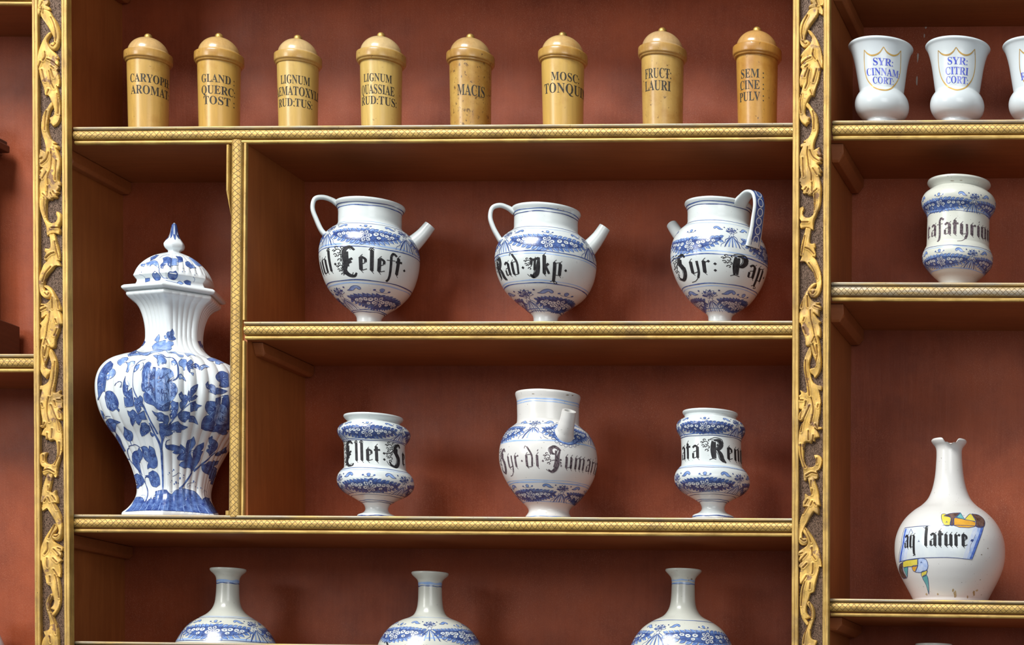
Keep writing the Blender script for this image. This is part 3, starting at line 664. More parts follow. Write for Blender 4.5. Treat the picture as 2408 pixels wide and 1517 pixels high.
def tube(name, pts, radii, m, parent, seg=20, flat=None, hollow=0.0, n=8, up=(0, 0, 1)):
    """swept round or strap section through 3-D points; flat = (half width along the 'side' vector, half thickness)"""
    C = catmull(pts, n); R = np.interp(np.linspace(0, 1, len(C)), np.linspace(0, 1, len(radii)), radii); T = np.gradient(C, axis=0); T /= np.linalg.norm(T, axis=1)[:, None]
    V, Fc = [], []; side = np.array(up, float); rings = []
    for c, t, r in zip(C, T, R):
        sd = side - (side @ t) * t; sd /= np.linalg.norm(sd); b = np.cross(t, sd)
        rings.append((c, sd, b, r))
    def ring(c, sd, b, r, k=1.0):
        for i in range(seg):
            a = 2 * PI * i / seg; ca, sa = math.cos(a), math.sin(a)
            if flat: V.append(c + sd * (math.copysign(abs(ca) ** .6, ca) * flat[0] * r) + b * (math.copysign(abs(sa) ** .8, sa) * flat[1] * r))
            else: V.append(c + (sd * ca + b * sa) * r * k)
    for g in rings: ring(*g)
    m_ = len(rings)
    if hollow:
        c, sd, b, r = rings[-1]; t = T[-1]
        ring(c, sd, b, r, hollow); ring(c - t * r * 1.6, sd, b, r, hollow * .9); m_ += 2
    for j in range(m_ - 1):
        for i in range(seg): i2 = (i + 1) % seg; Fc.append((j * seg + i, j * seg + i2, (j + 1) * seg + i2, (j + 1) * seg + i))
    Fc.append(tuple(range(seg))[::-1]); Fc.append(tuple(range((m_ - 1) * seg, m_ * seg)))
    return obj(name, V, Fc, m, parent, True, 60)

# ================================================================== painted decoration: thin skins of colour that follow the glaze
def fill(P, h=.004):
    """triangles of a closed outline with inner points every h, so that they can be bent round a vessel"""
    P = np.asarray(P, float); q = []
    for a, b in zip(P, np.roll(P, -1, 0)):
        k = max(1, int(np.linalg.norm(b - a) / h)); q += [a + (b - a) * i / k for i in range(k)]
    q = np.array(q); lo, hi = q.min(0), q.max(0); n = len(q); g = []
    if (hi - lo).min() > h * 1.3:
        X, Y = np.meshgrid(np.arange(lo[0] + h / 2, hi[0], h), np.arange(lo[1] + h / 2, hi[1], h)); G = np.stack([X.ravel(), Y.ravel()], 1)
        sd, _ = sdist(q, G); g = list(G[sd > h * .35])
    vs = [Vector(p) for p in q] + [Vector(p) for p in g]
    r = geometry.delaunay_2d_cdt(vs, [], [list(range(n))], 1, 1e-9)
    return np.array([tuple(v) for v in r[0]]).reshape(-1, 2), [tuple(f) for f in r[2]]

class Art:
    """collects flat shapes in canvas metres per paint; map() turns canvas points into (phi, a) of a vessel"""
    def __init__(s, h=.005): s.L = {}; s.h = h
    def add(s, paint, V, F):
        vs, fs = s.L.setdefault(paint, ([], [])); b = len(vs); vs.extend(map(tuple, V)); fs.extend(tuple(i + b for i in f) for f in F)
    def poly(s, paint, P, h=.004, sm=0):
        P = smooth_poly(P, sm) if sm else np.asarray(P, float)
        if len(P) < 3: return
        V, F = fill(P, h); s.add(paint, V, F)
    def line(s, paint, P, w, w1=None, sm=4, closed=False, pen=None):
        """brush line of width w tapering to w1 (or list of widths)"""
        P = np.asarray(P, float)
        if closed: P = np.vstack([P, P[:1]]) if not sm else P
        if len(P) == 2: P = P[0] + (P[1] - P[0]) * np.linspace(0, 1, 7)[:, None]; sm = 0
        C = catmull(P, sm, closed) if sm and len(P) > 2 else P
        if closed and sm: C = np.vstack([C, C[:1]])
        dl = np.linalg.norm(np.diff(C, axis=0), axis=1)
        if dl.max() > s.h: C = np.vstack([a + (b - a) * np.linspace(0, 1, max(2, int(l / s.h) + 2))[:-1, None] for a, b, l in zip(C[:-1], C[1:], dl)] + [C[-1:]])
        T = np.gradient(C, axis=0); T /= np.linalg.norm(T, axis=1)[:, None] + 1e-12; N = np.stack([-T[:, 1], T[:, 0]], 1)
        ws = np.asarray(w if hasattr(w, '__len__') else [w, w if w1 is None else w1], float); ww = np.interp(np.linspace(0, 1, len(C)), np.linspace(0, 1, len(ws)), ws)
        if pen is not None: ww = ww * (.30 + .70 * np.abs(T @ np.array([-math.sin(pen), math.cos(pen)])))
        V = np.empty((2 * len(C), 2)); V[0::2] = C + N * ww[:, None] / 2; V[1::2] = C - N * ww[:, None] / 2
        s.add(paint, V, [(2 * i + 1, 2 * i + 3, 2 * i + 2, 2 * i) for i in range(len(C) - 1)])
    def disc(s, paint, c, rx, ry=None, rot=0, n=14):
        ry = ry or rx; t = np.linspace(0, 2 * PI, n, endpoint=False); p = np.stack([rx * np.cos(t), ry * np.sin(t)], 1); cr, sr = math.cos(rot), math.sin(rot)
        p = np.stack([p[:, 0] * cr - p[:, 1] * sr, p[:, 0] * sr + p[:, 1] * cr], 1) + np.array(c)
        s.add(paint, np.vstack([p, [c]]), [(i, (i + 1) % n, n) for i in range(n)])
    def ringline(s, paint, c, rx, w, ry=None, rot=0, n=18):
        ry = ry or rx; t = np.linspace(0, 2 * PI, n, endpoint=False); cr, sr = math.cos(rot), math.sin(rot)
        P = np.stack([rx * np.cos(t) * cr - ry * np.sin(t) * sr, rx * np.cos(t) * sr + ry * np.sin(t) * cr], 1) + np.array(c); s.line(paint, P, w, sm=1, closed=True)
    def merge(s, o, fn=None):
        for k, (v, f) in o.L.items(): s.add(k, fn(np.array(v)) if fn else v, f)
    def build(s, surf, fmap, parent, offs, names):
        for paint, (v, f) in s.L.items():
            if not v: continue
            ph, a = fmap(np.array(v)); P = surf.pos(ph, np.clip(a, 0, surf.Aout), offs.get(paint, .0003))
            q3 = np.array([q[:3] for q in f]); A_, B_, C_ = P[q3[:, 0]], P[q3[:, 1]], P[q3[:, 2]]; n = np.cross(B_ - A_, C_ - A_)
            out = np.stack([A_[:, 0] - surf.Xc - surf.lean * (A_[:, 2] - surf.z0), A_[:, 1] - surf.Yc, np.zeros(len(A_))], 1); ok = (n * out).sum(1) >= 0
            keep = [q if o_ else q[::-1] for q, o_ in zip(f, ok)]
            o = obj(names.get(paint, 'painted_ornament'), P, keep, PAINT[paint], parent, True)
            if paint in ('wash', 'blue', 'navy', 'pale', 'lite', 'deep', 'ice', 'rust', 'chip', 'lav', 'cob'): o['kind'] = 'stuff'
            if paint == 'white' and len(f) > 400: o['kind'] = 'stuff'
PAINT = {'wash': WASH, 'blue': BLUE, 'navy': NAVY, 'pale': PALE, 'lite': WASH, 'deep': DEEP, 'white': DOTW, 'ink': INK, 'inkg': INKG, 'tink': TINK, 'royal': ROYAL, 'gilt': GILT, 'chip': CHIP}
OFFS = {'pale': .00016, 'wash': .00020, 'blue': .00030, 'lite': .00040, 'deep': .00034, 'white': .00040, 'navy': .00050, 'ink': .00034, 'inkg': .00034, 'tink': .00025, 'royal': .00030, 'gilt': .00026, 'chip': .0003}
NAMES = {'pale': 'painted_line', 'wash': 'blue_wash', 'blue': 'blue_garland', 'white': 'white_reserve', 'navy': 'dark_blue_outline', 'lite': 'light_blue_brushwork', 'deep': 'blue_garland', 'ink': 'lettering', 'inkg': 'lettering', 'tink': 'lettering', 'royal': 'lettering', 'gilt': 'gilt_shield', 'chip': 'glaze_chip'}

def rings(surf, rows, parent):
    """painted lines round a vessel: rows of (pixel row on the axis, width px, paint)"""
    for (y, w, pn) in rows:
        a = surf.amid(y); wm = w * .00088; ph = np.linspace(0, 2 * PI, 121); wob = .0005 * np.sin(ph * 3 + y) + .0004 * np.sin(ph * 7 + 2 * y); ww = wm * (1 + .22 * np.sin(ph * 5 + y * 3))
        P0 = surf.pos(ph, a + wob - ww / 2, OFFS.get(pn, .0002)); P1 = surf.pos(ph, a + wob + ww / 2, OFFS.get(pn, .0002))
        V = np.stack([P0, P1], 1).reshape(-1, 3); obj('painted_line', V, [(2 * i, 2 * i + 2, 2 * i + 3, 2 * i + 1) for i in range(120)], PAINT[pn], parent, True)

# ------------------------------------------------------------------ ornament of the drug jars
def leafshape(base, tip, w, bend=.25):
    b, t = np.array(base, float), np.array(tip, float); d = t - b; n = np.array([-d[1], d[0]])
    k = [b, b + d * .3 + n * (w * .5 + bend * .12), b + d * .65 + n * (w * .42 + bend * .2), t, b + d * .6 - n * (w * .42 - bend * .16), b + d * .28 - n * (w * .5 - bend * .08)]
    return np.array(k)

def flower(A, c, r, petals=6, lw=.0007, rot=.2, eye='blue'):
    for i in range(petals):
        t = rot + 2 * PI * i / petals; p = (c[0] + r * .66 * math.cos(t), c[1] + r * .66 * math.sin(t))
        A.disc('white', p, r * .36, r * .30, t); A.ringline('navy', p, r * .36, lw, r * .30, t)
        A.disc('navy', (c[0] + r * .62 * math.cos(t), c[1] + r * .62 * math.sin(t)), r * .13, r * .09, t)
    A.disc('white', c, r * .36); A.ringline('navy', c, r * .34, lw * 1.3); 
    A2 = (c[0], c[1]); A.disc('navy', A2, r * .2)

def garland(A, u0, v0, L, Hh, sag=.12, rnd=None, lw=.0007, fl=1.0, body='blue'):
    """hanging swag: dark spindle edged with leaf tips, white blossoms and a rosette in the middle"""
    rnd = rnd or random; n = 8
    mid = lambda x: v0 - sag * Hh * (1 - (2 * x / L) ** 2)
    th = lambda x: Hh * .5 * (1 - .80 * abs(2 * x / L) ** 2.3) * .54
    for sgn in (1, -1):
        for i in range(n - 1, -1, -1):
            for side in (-1, 1):
                x = side * L / 2 * (.03 + .95 * i / (n - 1)); t = th(x)
                b = (u0 + x - side * L * .020, mid(x) + sgn * t * .55); tip = (u0 + x + side * L * (.050 + .010 * rnd.random()), mid(x) + sgn * (t * 1.05 + Hh * (.125 - .05 * i / n) + Hh * .03 * rnd.random()))
                P = smooth_poly(leafshape(b, tip, .50, .3 * sgn * side), 3)
                A.poly('wash' if body == 'blue' else 'blue', P, .006); A.line('navy', P[len(P) // 6:], lw, sm=0)
                A.line('blue', [b, ((b[0] + tip[0]) / 2, (b[1] + tip[1]) / 2), tip], [.0022, .0010, .0004])
    xs = np.linspace(-L / 2, L / 2, 17)
    A.poly(body, [(u0 + x, mid(x) + th(x) * .86) for x in xs] + [(u0 + x, mid(x) - th(x) * .86) for x in xs[::-1]], .004)
    for sgn in (1, -1): A.line('navy', [(u0 + x, mid(x) + sgn * th(x) * .90) for x in xs], .0006)
    for i in range(46):
        x = rnd.uniform(-.44, .44) * L; y = mid(x) + rnd.uniform(-.75, .75) * th(x); A.line('navy', [(u0 + x, y), (u0 + x + math.copysign(L * .016, x), y + rnd.uniform(-.03, .03) * Hh)], .0008, .0003)
    for x in (.155, .235, .31, .385):
        for side in (-1, 1):
            for k in ((0,) if x in (.235, .385) else (0, 1)):
                cx = u0 + side * (x + .035 * k) * L + rnd.uniform(-.008, .008) * L; cy = mid(x * L) + (.30 - .66 * k if x <= .34 else .0) * th(x * L) + rnd.uniform(-.03, .03) * Hh
                r = Hh * (.092 if not k else .070) * (1.12 - .6 * x); ro = rnd.uniform(-.5, .5); A.disc('white', (cx, cy), r * 1.35, r, ro); A.ringline('navy', (cx, cy), r * 1.35, lw, r, ro); A.disc('navy', (cx, cy), r * .36, r * .24)
    A.disc(body, (u0, mid(0)), Hh * .34 * fl, None, 0, 20); flower(A, (u0, mid(0)), Hh * .30 * fl, 6, lw * 1.1)

def comma(A, c, s, flip=1, paint='wash', lw=.0007):
    P = np.array([(-1.0, .10), (-.75, .42), (-.3, .50), (.15, .28), (.45, -.06), (.8, -.22), (.35, -.30), (-.05, -.22), (-.30, .02), (-.52, .14), (-.60, -.02), (-.85, -.12)]) * s; P[:, 0] *= flip
    P = smooth_poly(P + np.array(c), 3); A.poly(paint, P, .005); A.line('navy', P, lw, sm=0, closed=True)

def knot(A, u0, v0, Hh, lw=.0007, tas=1.0):
    """rosette with tassel, wavy ribbons and two scrolled leaves"""
    c = (u0, v0 + Hh * .30)
    for sgn in (-1, 1):
        comma(A, (u0 + sgn * Hh * .66, v0 + Hh * .44), Hh * .27, -sgn if sgn < 0 else -1 * sgn, 'wash', lw)
        P = [(u0 + sgn * Hh * (.10 + .10 * k) + (.035 * Hh if k % 2 else -.035 * Hh) * 1, v0 + Hh * (.06 - .12 * k * tas)) for k in range(6)]
        A.line('blue', P, .0016, .0008); A.disc('navy', (u0 + sgn * Hh * .36, v0 + Hh * .52), Hh * .035)
    for i in range(5):
        t = (i - 2) * .16; A.line('wash' if i % 2 else 'blue', [(u0, v0 + Hh * .05), (u0 + t * Hh * .8, v0 - Hh * .26 * tas), (u0 + t * Hh * 1.15, v0 - Hh * .52 * tas)], [.0009, .0026, .0022])
    A.line('navy', [(u0, v0 + Hh * .05), (u0 - .40 * Hh, v0 - Hh * .54 * tas)], lw); A.line('navy', [(u0, v0 + Hh * .05), (u0 + .40 * Hh, v0 - Hh * .54 * tas)], lw)
    for i in range(8):
        t = PI * i / 7 - .0; d = (math.cos(t), math.sin(t)); P = smooth_poly(leafshape((c[0] + d[0] * Hh * .05, c[1] + d[1] * Hh * .03), (c[0] + d[0] * Hh * .30, c[1] + d[1] * Hh * .26), .45, .1), 3)
        A.poly('blue' if i % 2 else 'white', P, .005); A.line('navy', P, lw, sm=0, closed=True)
    flower(A, c, Hh * .17, 5, lw); A.disc('white', (u0, v0 + Hh * .08), Hh * .07, Hh * .09); A.ringline('navy', (u0, v0 + Hh * .08), Hh * .07, lw, Hh * .09)

def sprig(A, u0, v0, Hh, lw=.0006):
    P = smooth_poly([(u0, v0 - .10 * Hh), (u0 - .09 * Hh, v0 + .02 * Hh), (u0 - .02 * Hh, v0 + .10 * Hh), (u0 + .08 * Hh, v0 + .07 * Hh), (u0 + .06 * Hh, v0 - .04 * Hh)], 3)
    A.poly('wash', P, .005); A.line('navy', P, lw, sm=0, closed=True)
    for sgn in (-1, 1):
        A.line('navy', [(u0, v0 - .08 * Hh), (u0 + sgn * .15 * Hh, v0 - .10 * Hh), (u0 + sgn * .25 * Hh, v0 - .03 * Hh)], lw); A.disc('blue', (u0 + sgn * .27 * Hh, v0 - .01 * Hh), Hh * .055, Hh * .04, .5)

def swagband(surf, parent, xg, yg, xk, hpx, n=3, Lf=.80, knot_dy=.0, sag=.12, seed=1, lw=.0007, tas=1.0, fl=1.0, sprigs=True, body='blue'):
    """xg, yg: pixel of one swag's middle, xk: pixel x of the next rosette; hpx: band height in pixels"""
    ph, a = surf.at([xg, xk], [yg, yg]); r = surf.r_at(a[0]); half = abs(ph[1] - ph[0]); per = 2 * half; k = int(2 * PI / per + .12)
    a_hi, a_lo = surf.amid(yg - hpx / 2), surf.amid(yg + hpx / 2); Hh = abs(a_hi - a_lo) if abs(a_hi - a_lo) > .004 else hpx * .00088
    am = (a_hi + a_lo) / 2; A = Art(); rnd = random.Random(seed); sg = 1 if ph[1] > ph[0] else -1
    for i in range(-(k // 2), k - k // 2):
        u = i * per * r
        garland(A, u, 0, per * r * (Lf + .08), Hh * 1.10, sag, rnd, lw, fl, body); knot(A, u + sg * half * r, Hh * knot_dy, Hh * 1.12, lw, tas)
        if sprigs: sprig(A, u, Hh * .50, Hh)
    A.build(surf, lambda v: (ph[0] + v[:, 0] / r, am + v[:, 1]), parent, OFFS, NAMES)

# ------------------------------------------------------------------ lettering
def roman_line(A, surf, s, xl, xr, ybase, ytop, paint, x_off=0):
    """a line of serif capitals between two pixel columns, base and top rows given at its middle; returns nothing"""
    xm = (xl + xr) / 2; ph, a = surf.at([xl, xr, xm, xm], [ybase, ybase, ybase, ytop])
    V, F = font_mesh(roman(s)); cap = .70
    w = V[:, 0].max() - V[:, 0].min(); V = V - np.array([V[:, 0].min(), 0.0]); V[:, 0] /= w; V[:, 1] /= cap
    A.add(paint, np.stack([ph[0] + (ph[1] - ph[0]) * V[:, 0], a[2] + (a[3] - a[2]) * V[:, 1]], 1), F)

# broad-pen book hand: every letter is a set of pen strokes, x-height 1
def _v(x, y0=0.0, y1=1.0): return [('d', x - .02, y1 - .10), ('s', [(x, y0 + .10), (x, y1 - .10)]), ('d', x + .02, y0 + .10)]
def _h(*p): return [('h', list(p))]
def _t(*p): return [('t', list(p))]
GL = {
 'i': (.36, _v(.18) + _h((.20, 1.22), (.26, 1.36))), 'l': (.38, _v(.18, 0, 1.55) + _h((.02, 1.45), (.14, 1.62), (.30, 1.50))), 't': (.44, _v(.18, 0, 1.28) + _t((.02, .92), (.42, .96))),
 'n': (.72, _v(.18) + _v(.54) + _h((.18, .80), (.54, 1.02))), 'm': (1.06, _v(.18) + _v(.53) + _v(.88) + _h((.18, .80), (.53, 1.02)) + _h((.53, .80), (.88, 1.02))),
 'u': (.72, _v(.18) + _v(.54) + _h((.18, .04), (.54, .22))), 'v': (.72, _v(.18, 0, 1.16) + _v(.54) + _h((.18, .02), (.54, .20)) + _h((.18, .90), (.54, 1.04))),
 'r': (.52, _v(.18) + [('d', .42, .90)] + _h((.18, .78), (.42, .92))), 'a': (.68, _v(.50) + _t((.18, .08), (.18, .46)) + _h((.18, .52), (.50, .64)) + _t((.16, .86), (.34, 1.0), (.50, .86)) + _h((.18, .04), (.48, .16))),
 'e': (.56, _v(.18) + _t((.20, .98), (.42, .82), (.42, .62)) + _h((.42, .60), (.18, .44)) + _h((.18, .04), (.50, .18))), 'c': (.52, _v(.18) + _t((.20, .98), (.42, .84)) + _h((.18, .04), (.48, .18))),
 'o': (.72, _v(.16) + _v(.54) + _h((.16, .95), (.54, 1.0)) + _h((.16, .02), (.54, .06))), 'd': (.74, _v(.16) + _t((.54, .08), (.56, .90), (.22, 1.55)) + _h((.16, .95), (.54, .98)) + _h((.16, .02), (.54, .06)) + _h((.22, 1.55), (.06, 1.62), (.02, 1.44))),
 'p': (.72, _v(.18, -.52, 1.05) + _v(.54) + _h((.18, .92), (.54, 1.02)) + _h((.18, .06), (.54, .05)) + _h((-.06, -.50), (.18, -.40), (.46, -.55), (.20, -.62))), 'q': (.72, _v(.16) + _v(.54, -.55, 1.0) + _h((.16, .95), (.54, 1.0)) + _h((.16, .04), (.54, .10)) + _h((.40, -.60), (.70, -.52))),
 'y': (.72, _v(.18) + _t((.54, .95), (.56, .10), (.44, -.30)) + _h((.44, -.30), (.20, -.52), (-.10, -.58)) + _h((.18, .04), (.54, .16))), 'k': (.64, _v(.18, 0, 1.5) + _t((.20, .55), (.44, .86)) + _t((.30, .56), (.50, .10))),
 'f': (.46, _t((.10, -.52), (.22, -.30), (.22, 1.25)) + _t((.22, 1.25), (.34, 1.44), (.54, 1.30)) + _h((-.02, .94), (.46, .98))), 'j': (.40, _t((.20, .95), (.22, 0), (.06, -.45)) + _h((.20, 1.22), (.26, 1.36))),
 '.': (.40, [('d', .20, .50)]), ':': (.46, [('d', .22, .72), ('d', .22, .24)]), ',': (.34, [('d', .17, .05)]), ' ': (.34, []),
 'x': (.3, _h((.02, 1.2), (.14, 1.34))),
}
def curl(c, r0, r1, t0, t1, n=12): return [(c[0] + (r0 + (r1 - r0) * i / n) * math.cos(t0 + (t1 - t0) * i / n), c[1] + (r0 + (r1 - r0) * i / n) * math.sin(t0 + (t1 - t0) * i / n)) for i in range(n + 1)]
def frill(cx, cy, s=1.0, fl=1):
    o = []
    for (x, y, r, t0, t1) in ((-.22, .55, .20, 2.8, -2.6), (-.10, .26, .16, 3.2, -1.8), (-.40, .34, .13, 2.6, -2.8), (-.34, .80, .11, 0.2, 4.9), (-.16, .02, .13, 3.2, -1.8), (-.48, .62, .09, 3.0, -2.4), (-.02, .78, .10, 0.4, 5.0)):
        o += [('h', [(cx + fl * s * a, cy + s * b) for a, b in curl((x, y), r, r * .22, t0, t1, 11)])]
    return o
GL.update({
 'E': (1.10, [('T', [(.98, 1.40), (.72, 1.62), (.42, 1.36), (.40, .90), (.46, .46), (.36, .06), (.56, -.26), (.90, -.34), (1.04, -.12)]), ('t', [(.58, 1.30), (.58, .30)]), ('t', [(.40, .60), (.86, .84)]), ('t', [(.46, .44), (.80, .64)])] + frill(.30, .70, 1.1) + frill(.34, -.24, .9)),
 'S': (1.20, [('T', [(1.06, 1.30), (.90, 1.52), (.64, 1.34), (.58, .98), (.74, .70), (.86, .40), (.78, -.02), (.52, -.26), (.24, -.14), (.10, .12)]), ('t', [(.58, .74), (.96, .50)]), ('t', [(.74, 1.20), (.72, .90)])] + frill(.44, .72, 1.05) + frill(.34, .14, .9)),
 'P': (1.10, [('T', [(.42, 1.36), (.42, .02)]), ('t', [(.58, 1.30), (.58, .05)]), ('T', [(.50, 1.42), (.84, 1.40), (.98, 1.06), (.80, .72), (.58, .66)]), ('h', [(.20, -.08), (.44, .02), (.74, -.06)]), ('h', [(.30, 1.5), (.6, 1.6), (.96, 1.5), (1.12, 1.2)])] + frill(.26, .56, 1.0)),
 'R': (1.25, [('T', [(.42, 1.36), (.42, .02)]), ('t', [(.56, 1.30), (.56, .05)]), ('T', [(.50, 1.42), (.84, 1.40), (.96, 1.08), (.78, .78), (.58, .72)]), ('T', [(.72, .72), (.92, .38), (1.02, .0), (1.24, -.24)]), ('h', [(.20, -.08), (.44, .02), (.62, -.04)]), ('h', [(.28, 1.5), (.6, 1.62), (1.0, 1.5), (1.1, 1.2)]), ('d', .74, 1.06)] + frill(.24, .60, 1.0)),
 'F': (1.25, [('T', [(1.02, 1.36), (.86, 1.48), (.56, 1.62), (.34, 1.44), (.42, 1.12), (.62, 1.06)]), ('T', [(.96, 1.40), (.84, .90), (.82, .30), (.66, -.14), (.40, -.30), (.16, -.14)]), ('t', [(.68, 1.34), (.66, .50), (.56, .06)]), ('h', [(.40, .56), (.64, .62), (.98, .54)]), ('d', 1.02, .66), ('d', 1.02, .44), ('h', curl((1.04, .20), .10, .02, 2.5, -2.5))] + frill(.36, .30, .95)),
 'J': (1.0, [('T', [(.86, 1.26), (.80, .60), (.68, .04), (.42, -.16), (.24, .0)]), ('t', [(.30, 1.20), (.44, 1.06), (.86, 1.22)]), ('t', [(.62, 1.1), (.56, .3)]), ('t', [(.42, 1.1), (.36, .7)])] + frill(.40, .40, .9)),
})
def book_hand(A, text, paint, pen=.62, thick=.20, hair=.05, gap=.015):
    """returns the written width; canvas in x-heights"""
    x = 0.0
    for ch in text:
        w, st = GL[ch]
        for k in st:
            if k[0] == 'd':
                d = thick * .78; c = np.array([x + k[1], k[2]]); A.add(paint, [c + (-d * .62, 0), c + (0, -d * .66), c + (d * .62, 0), c + (0, d * .66)], [(0, 1, 2, 3)])
            else:
                P = [(x + a, b) for a, b in k[1]]
                ww = {'s': thick, 't': thick * .72, 'h': hair, 'T': [thick * .6, thick * 1.25, thick * 1.45, thick * 1.25, thick * .5]}[k[0]]
                A.line(paint, P, ww, sm=1 if k[0] == 's' else 5)
                if k[0] == 's':      # pen ticks at head and foot
                    (xa_, ya_), (xb_, yb_) = P[0], P[-1]; A.line(paint, [(xb_ - .02, yb_ + .10), (xb_ + .10, yb_ + .24)], hair * .7); A.line(paint, [(xa_ + .02, ya_ - .08), (xa_ + .12, ya_ - .20)], hair * .7)
                if k[0] == 'T' and len(P) > 2: A.line(paint, [(p_[0] - thick * .95, p_[1] + .02) for p_ in P], hair * .8, sm=5)
        x += w + gap
    return x
def hand_line(surf, parent, text, xl, xr, ybase, ytop, paint='ink', thick=.20, hair=.05):
    xm = (xl + xr) / 2; ph, a = surf.at([xl, xr, xm, xm], [ybase, ybase, ybase, ytop]); A = Art(.25); w = book_hand(A, text, paint, thick=thick, hair=hair)
    B = Art()
    for k, (v, f) in A.L.items(): B.add(k, v, f)
    B.build(surf, lambda v: (ph[0] + (ph[1] - ph[0]) * v[:, 0] / w, a[2] + (a[3] - a[2]) * v[:, 1]), parent, OFFS, NAMES)

# ================================================================== eight turned wooden jars on the top shelf
JARS = [  # axis x, knob top, ring bottom, ring hw, body hw top, body hw bottom, base colour, staining, ink lines
 (348.8, 79.0, 149, 58.6, 51.0, 48.3, (.60, .38, .115), .25, [('CARYOPH:', 306.8, 396.8, 194, 174.3), ('AROMAT:', 308.4, 396.2, 222, 201.3)]),
 (515.3, 77.8, 152, 59.6, 51.5, 49.0, (.61, .38, .105), .15, [('GLAND :', 474.5, 551, 193.6, 174.6), ('QUERC:', 474.5, 552.3, 221, 201.3), ('TOST :', 479, 551, 246, 226.6)]),
 (700.7, 82.0, 154, 56.9, 49.6, 46.6, (.64, .44, .150), .05, [('LIGNUM', 660.5, 728.7, 196.2, 175.8), ('AEMATOXYLI', 653.0, 747.6, 224.5, 203.4), ('RUD:TUS:', 656.6, 734, 250, 231)]),
 (896.5, 76.0, 151, 59.1, 49.8, 47.6, (.66, .47, .165), .25, [('LIGNUM', 855.7, 921.3, 191, 172), ('QUASSIAE', 851.5, 927, 220, 198), ('RUD:TUS:', 851.5, 932, 245, 225.5)]),
 (1106.5, 79.3, 152, 57.3, 49.6, 48.0, (.55, .35, .105), 1.0, [('MACIS', 1075.8, 1139.4, 224, 198)]),
 (1323.7, 75.0, 148, 58.6, 50.3, 47.7, (.64, .42, .125), .10, [('MOSC:', 1296, 1361.3, 189.5, 169.5), ('TONQUIN:', 1280.8, 1373.4, 218.6, 195)]),
 (1558.1, 64.5, 140, 57.6, 49.6, 47.2, (.58, .38, .130), .60, [('FRUCT:', 1517.4, 1578, 182.5, 159), ('LAURI', 1517.4, 1577, 211.6, 188)]),
 (1780.4, 62.8, 139, 57.7, 48.7, 45.8, (.58, .32, .075), .55, [('SEM :', 1743, 1796, 181.7, 160.8), ('CINE :', 1741.3, 1796, 208.7, 187.5), ('PULV :', 1740, 1796, 236, 214.5)]),
]
JLAB = ['CARYOPH: AROMAT:', 'GLAND: QUERC: TOST:', 'LIGNUM AEMATOXYLI RUD: TUS:', 'LIGNUM QUASSIAE RUD: TUS:', 'MACIS', 'MOSC: TONQUIN:', 'FRUCT: LAURI', 'SEM: CINE: PULV:']
BRASS = mat_gold('brass_bead', (1, 1, 1))
BRASS.node_tree.nodes['Principled BSDF'].inputs['Metallic'].default_value = .75
for (ax, kt, rb, rh, bt, bb, colr, st, lines), lab in zip(JARS, JLAB):
    Yc = .112; s = (rb - kt) / 70.0; y = lambda q: rb - (149 - q) * s; k = rh / 58.6
    body = turned((ax, rb - 6), (ax + .6, 330), Yc, [('c', bt - 2, rb - 8), ('c', bt - .5, rb - 3), (bt, rb + 2), ((bt + bb) / 2, 230), (bb, 294), (bb - .8, 322), ('c', bb - 2.2, (.0015,)), (bb - 3.2, None)], Z1, depth=.02)
    t = thing('wooden_jar', 'turned wooden drug jar with domed lid lettered ' + lab, 'jar', (body.Xc, Yc, body.zb), 'turned wooden jars on the top shelf')
    colr = tuple(c * m for c, m in zip(colr, (.84, .82, .66))); wood = mat_jar('boxwood', colr, st); lidw = mat_jar('boxwood_lid', tuple(min(1, c * m) for c, m in zip(colr, (1.02, 1.08, 1.85))), st * .2, .26)
    ringw = mat_jar('boxwood_ring', tuple(c * m for c, m in zip(colr, (.88, .82, .85))), .3 + st * .4, .3)
    body.mesh('body', wood, t, 96)
    lid = turned((ax, kt), (ax + .3, rb), Yc, [('c', 8 * k, y(91.2)), (22 * k, y(93.8)), (34 * k, y(100.6)), (43 * k, y(109.8)), (48 * k, y(119)), ('c', 49.3 * k, y(125)), (51 * k, y(126.6)), ('c', 51.5 * k, y(128.2))], Z1, closed=True)
    ring = turned((ax, kt), (ax + .3, rb), Yc, [('c', 49 * k, y(128.2)), ('c', 56.6 * k, y(128.9)), ('c', 58.4 * k, y(130.2)), (58.8 * k, y(138)), ('c', 58.4 * k, y(146.6)), ('c', 57.2 * k, y(148)), ('c', 55 * k, y(149)), ('c', 55 * k, y(151)), ('c', 53.4 * k, y(153)), ('c', bt + .3, y(153.2))], Z1, closed=True)
    lo = lid.mesh('lid', lidw, t, 96); ring.mesh('lid_ring', ringw, lo, 96)
    kn = turned((ax, kt), (ax, y(92)), Yc, [('c', .4, y(79.2)), (5.4, y(80.6)), (9.2, y(84.4)), (10.4, y(88.6)), ('c', 9.6, y(92.2))], Z1, closed=True); kn.mesh('knob', BRASS, lo, 40)
    A = Art()
    for (txt, xl, xr, yb_, yt_) in lines: roman_line(A, body, txt, xl, xr, yb_, yt_, 'tink')
    A.build(body, lambda v: (v[:, 0], v[:, 1]), t, OFFS, NAMES)

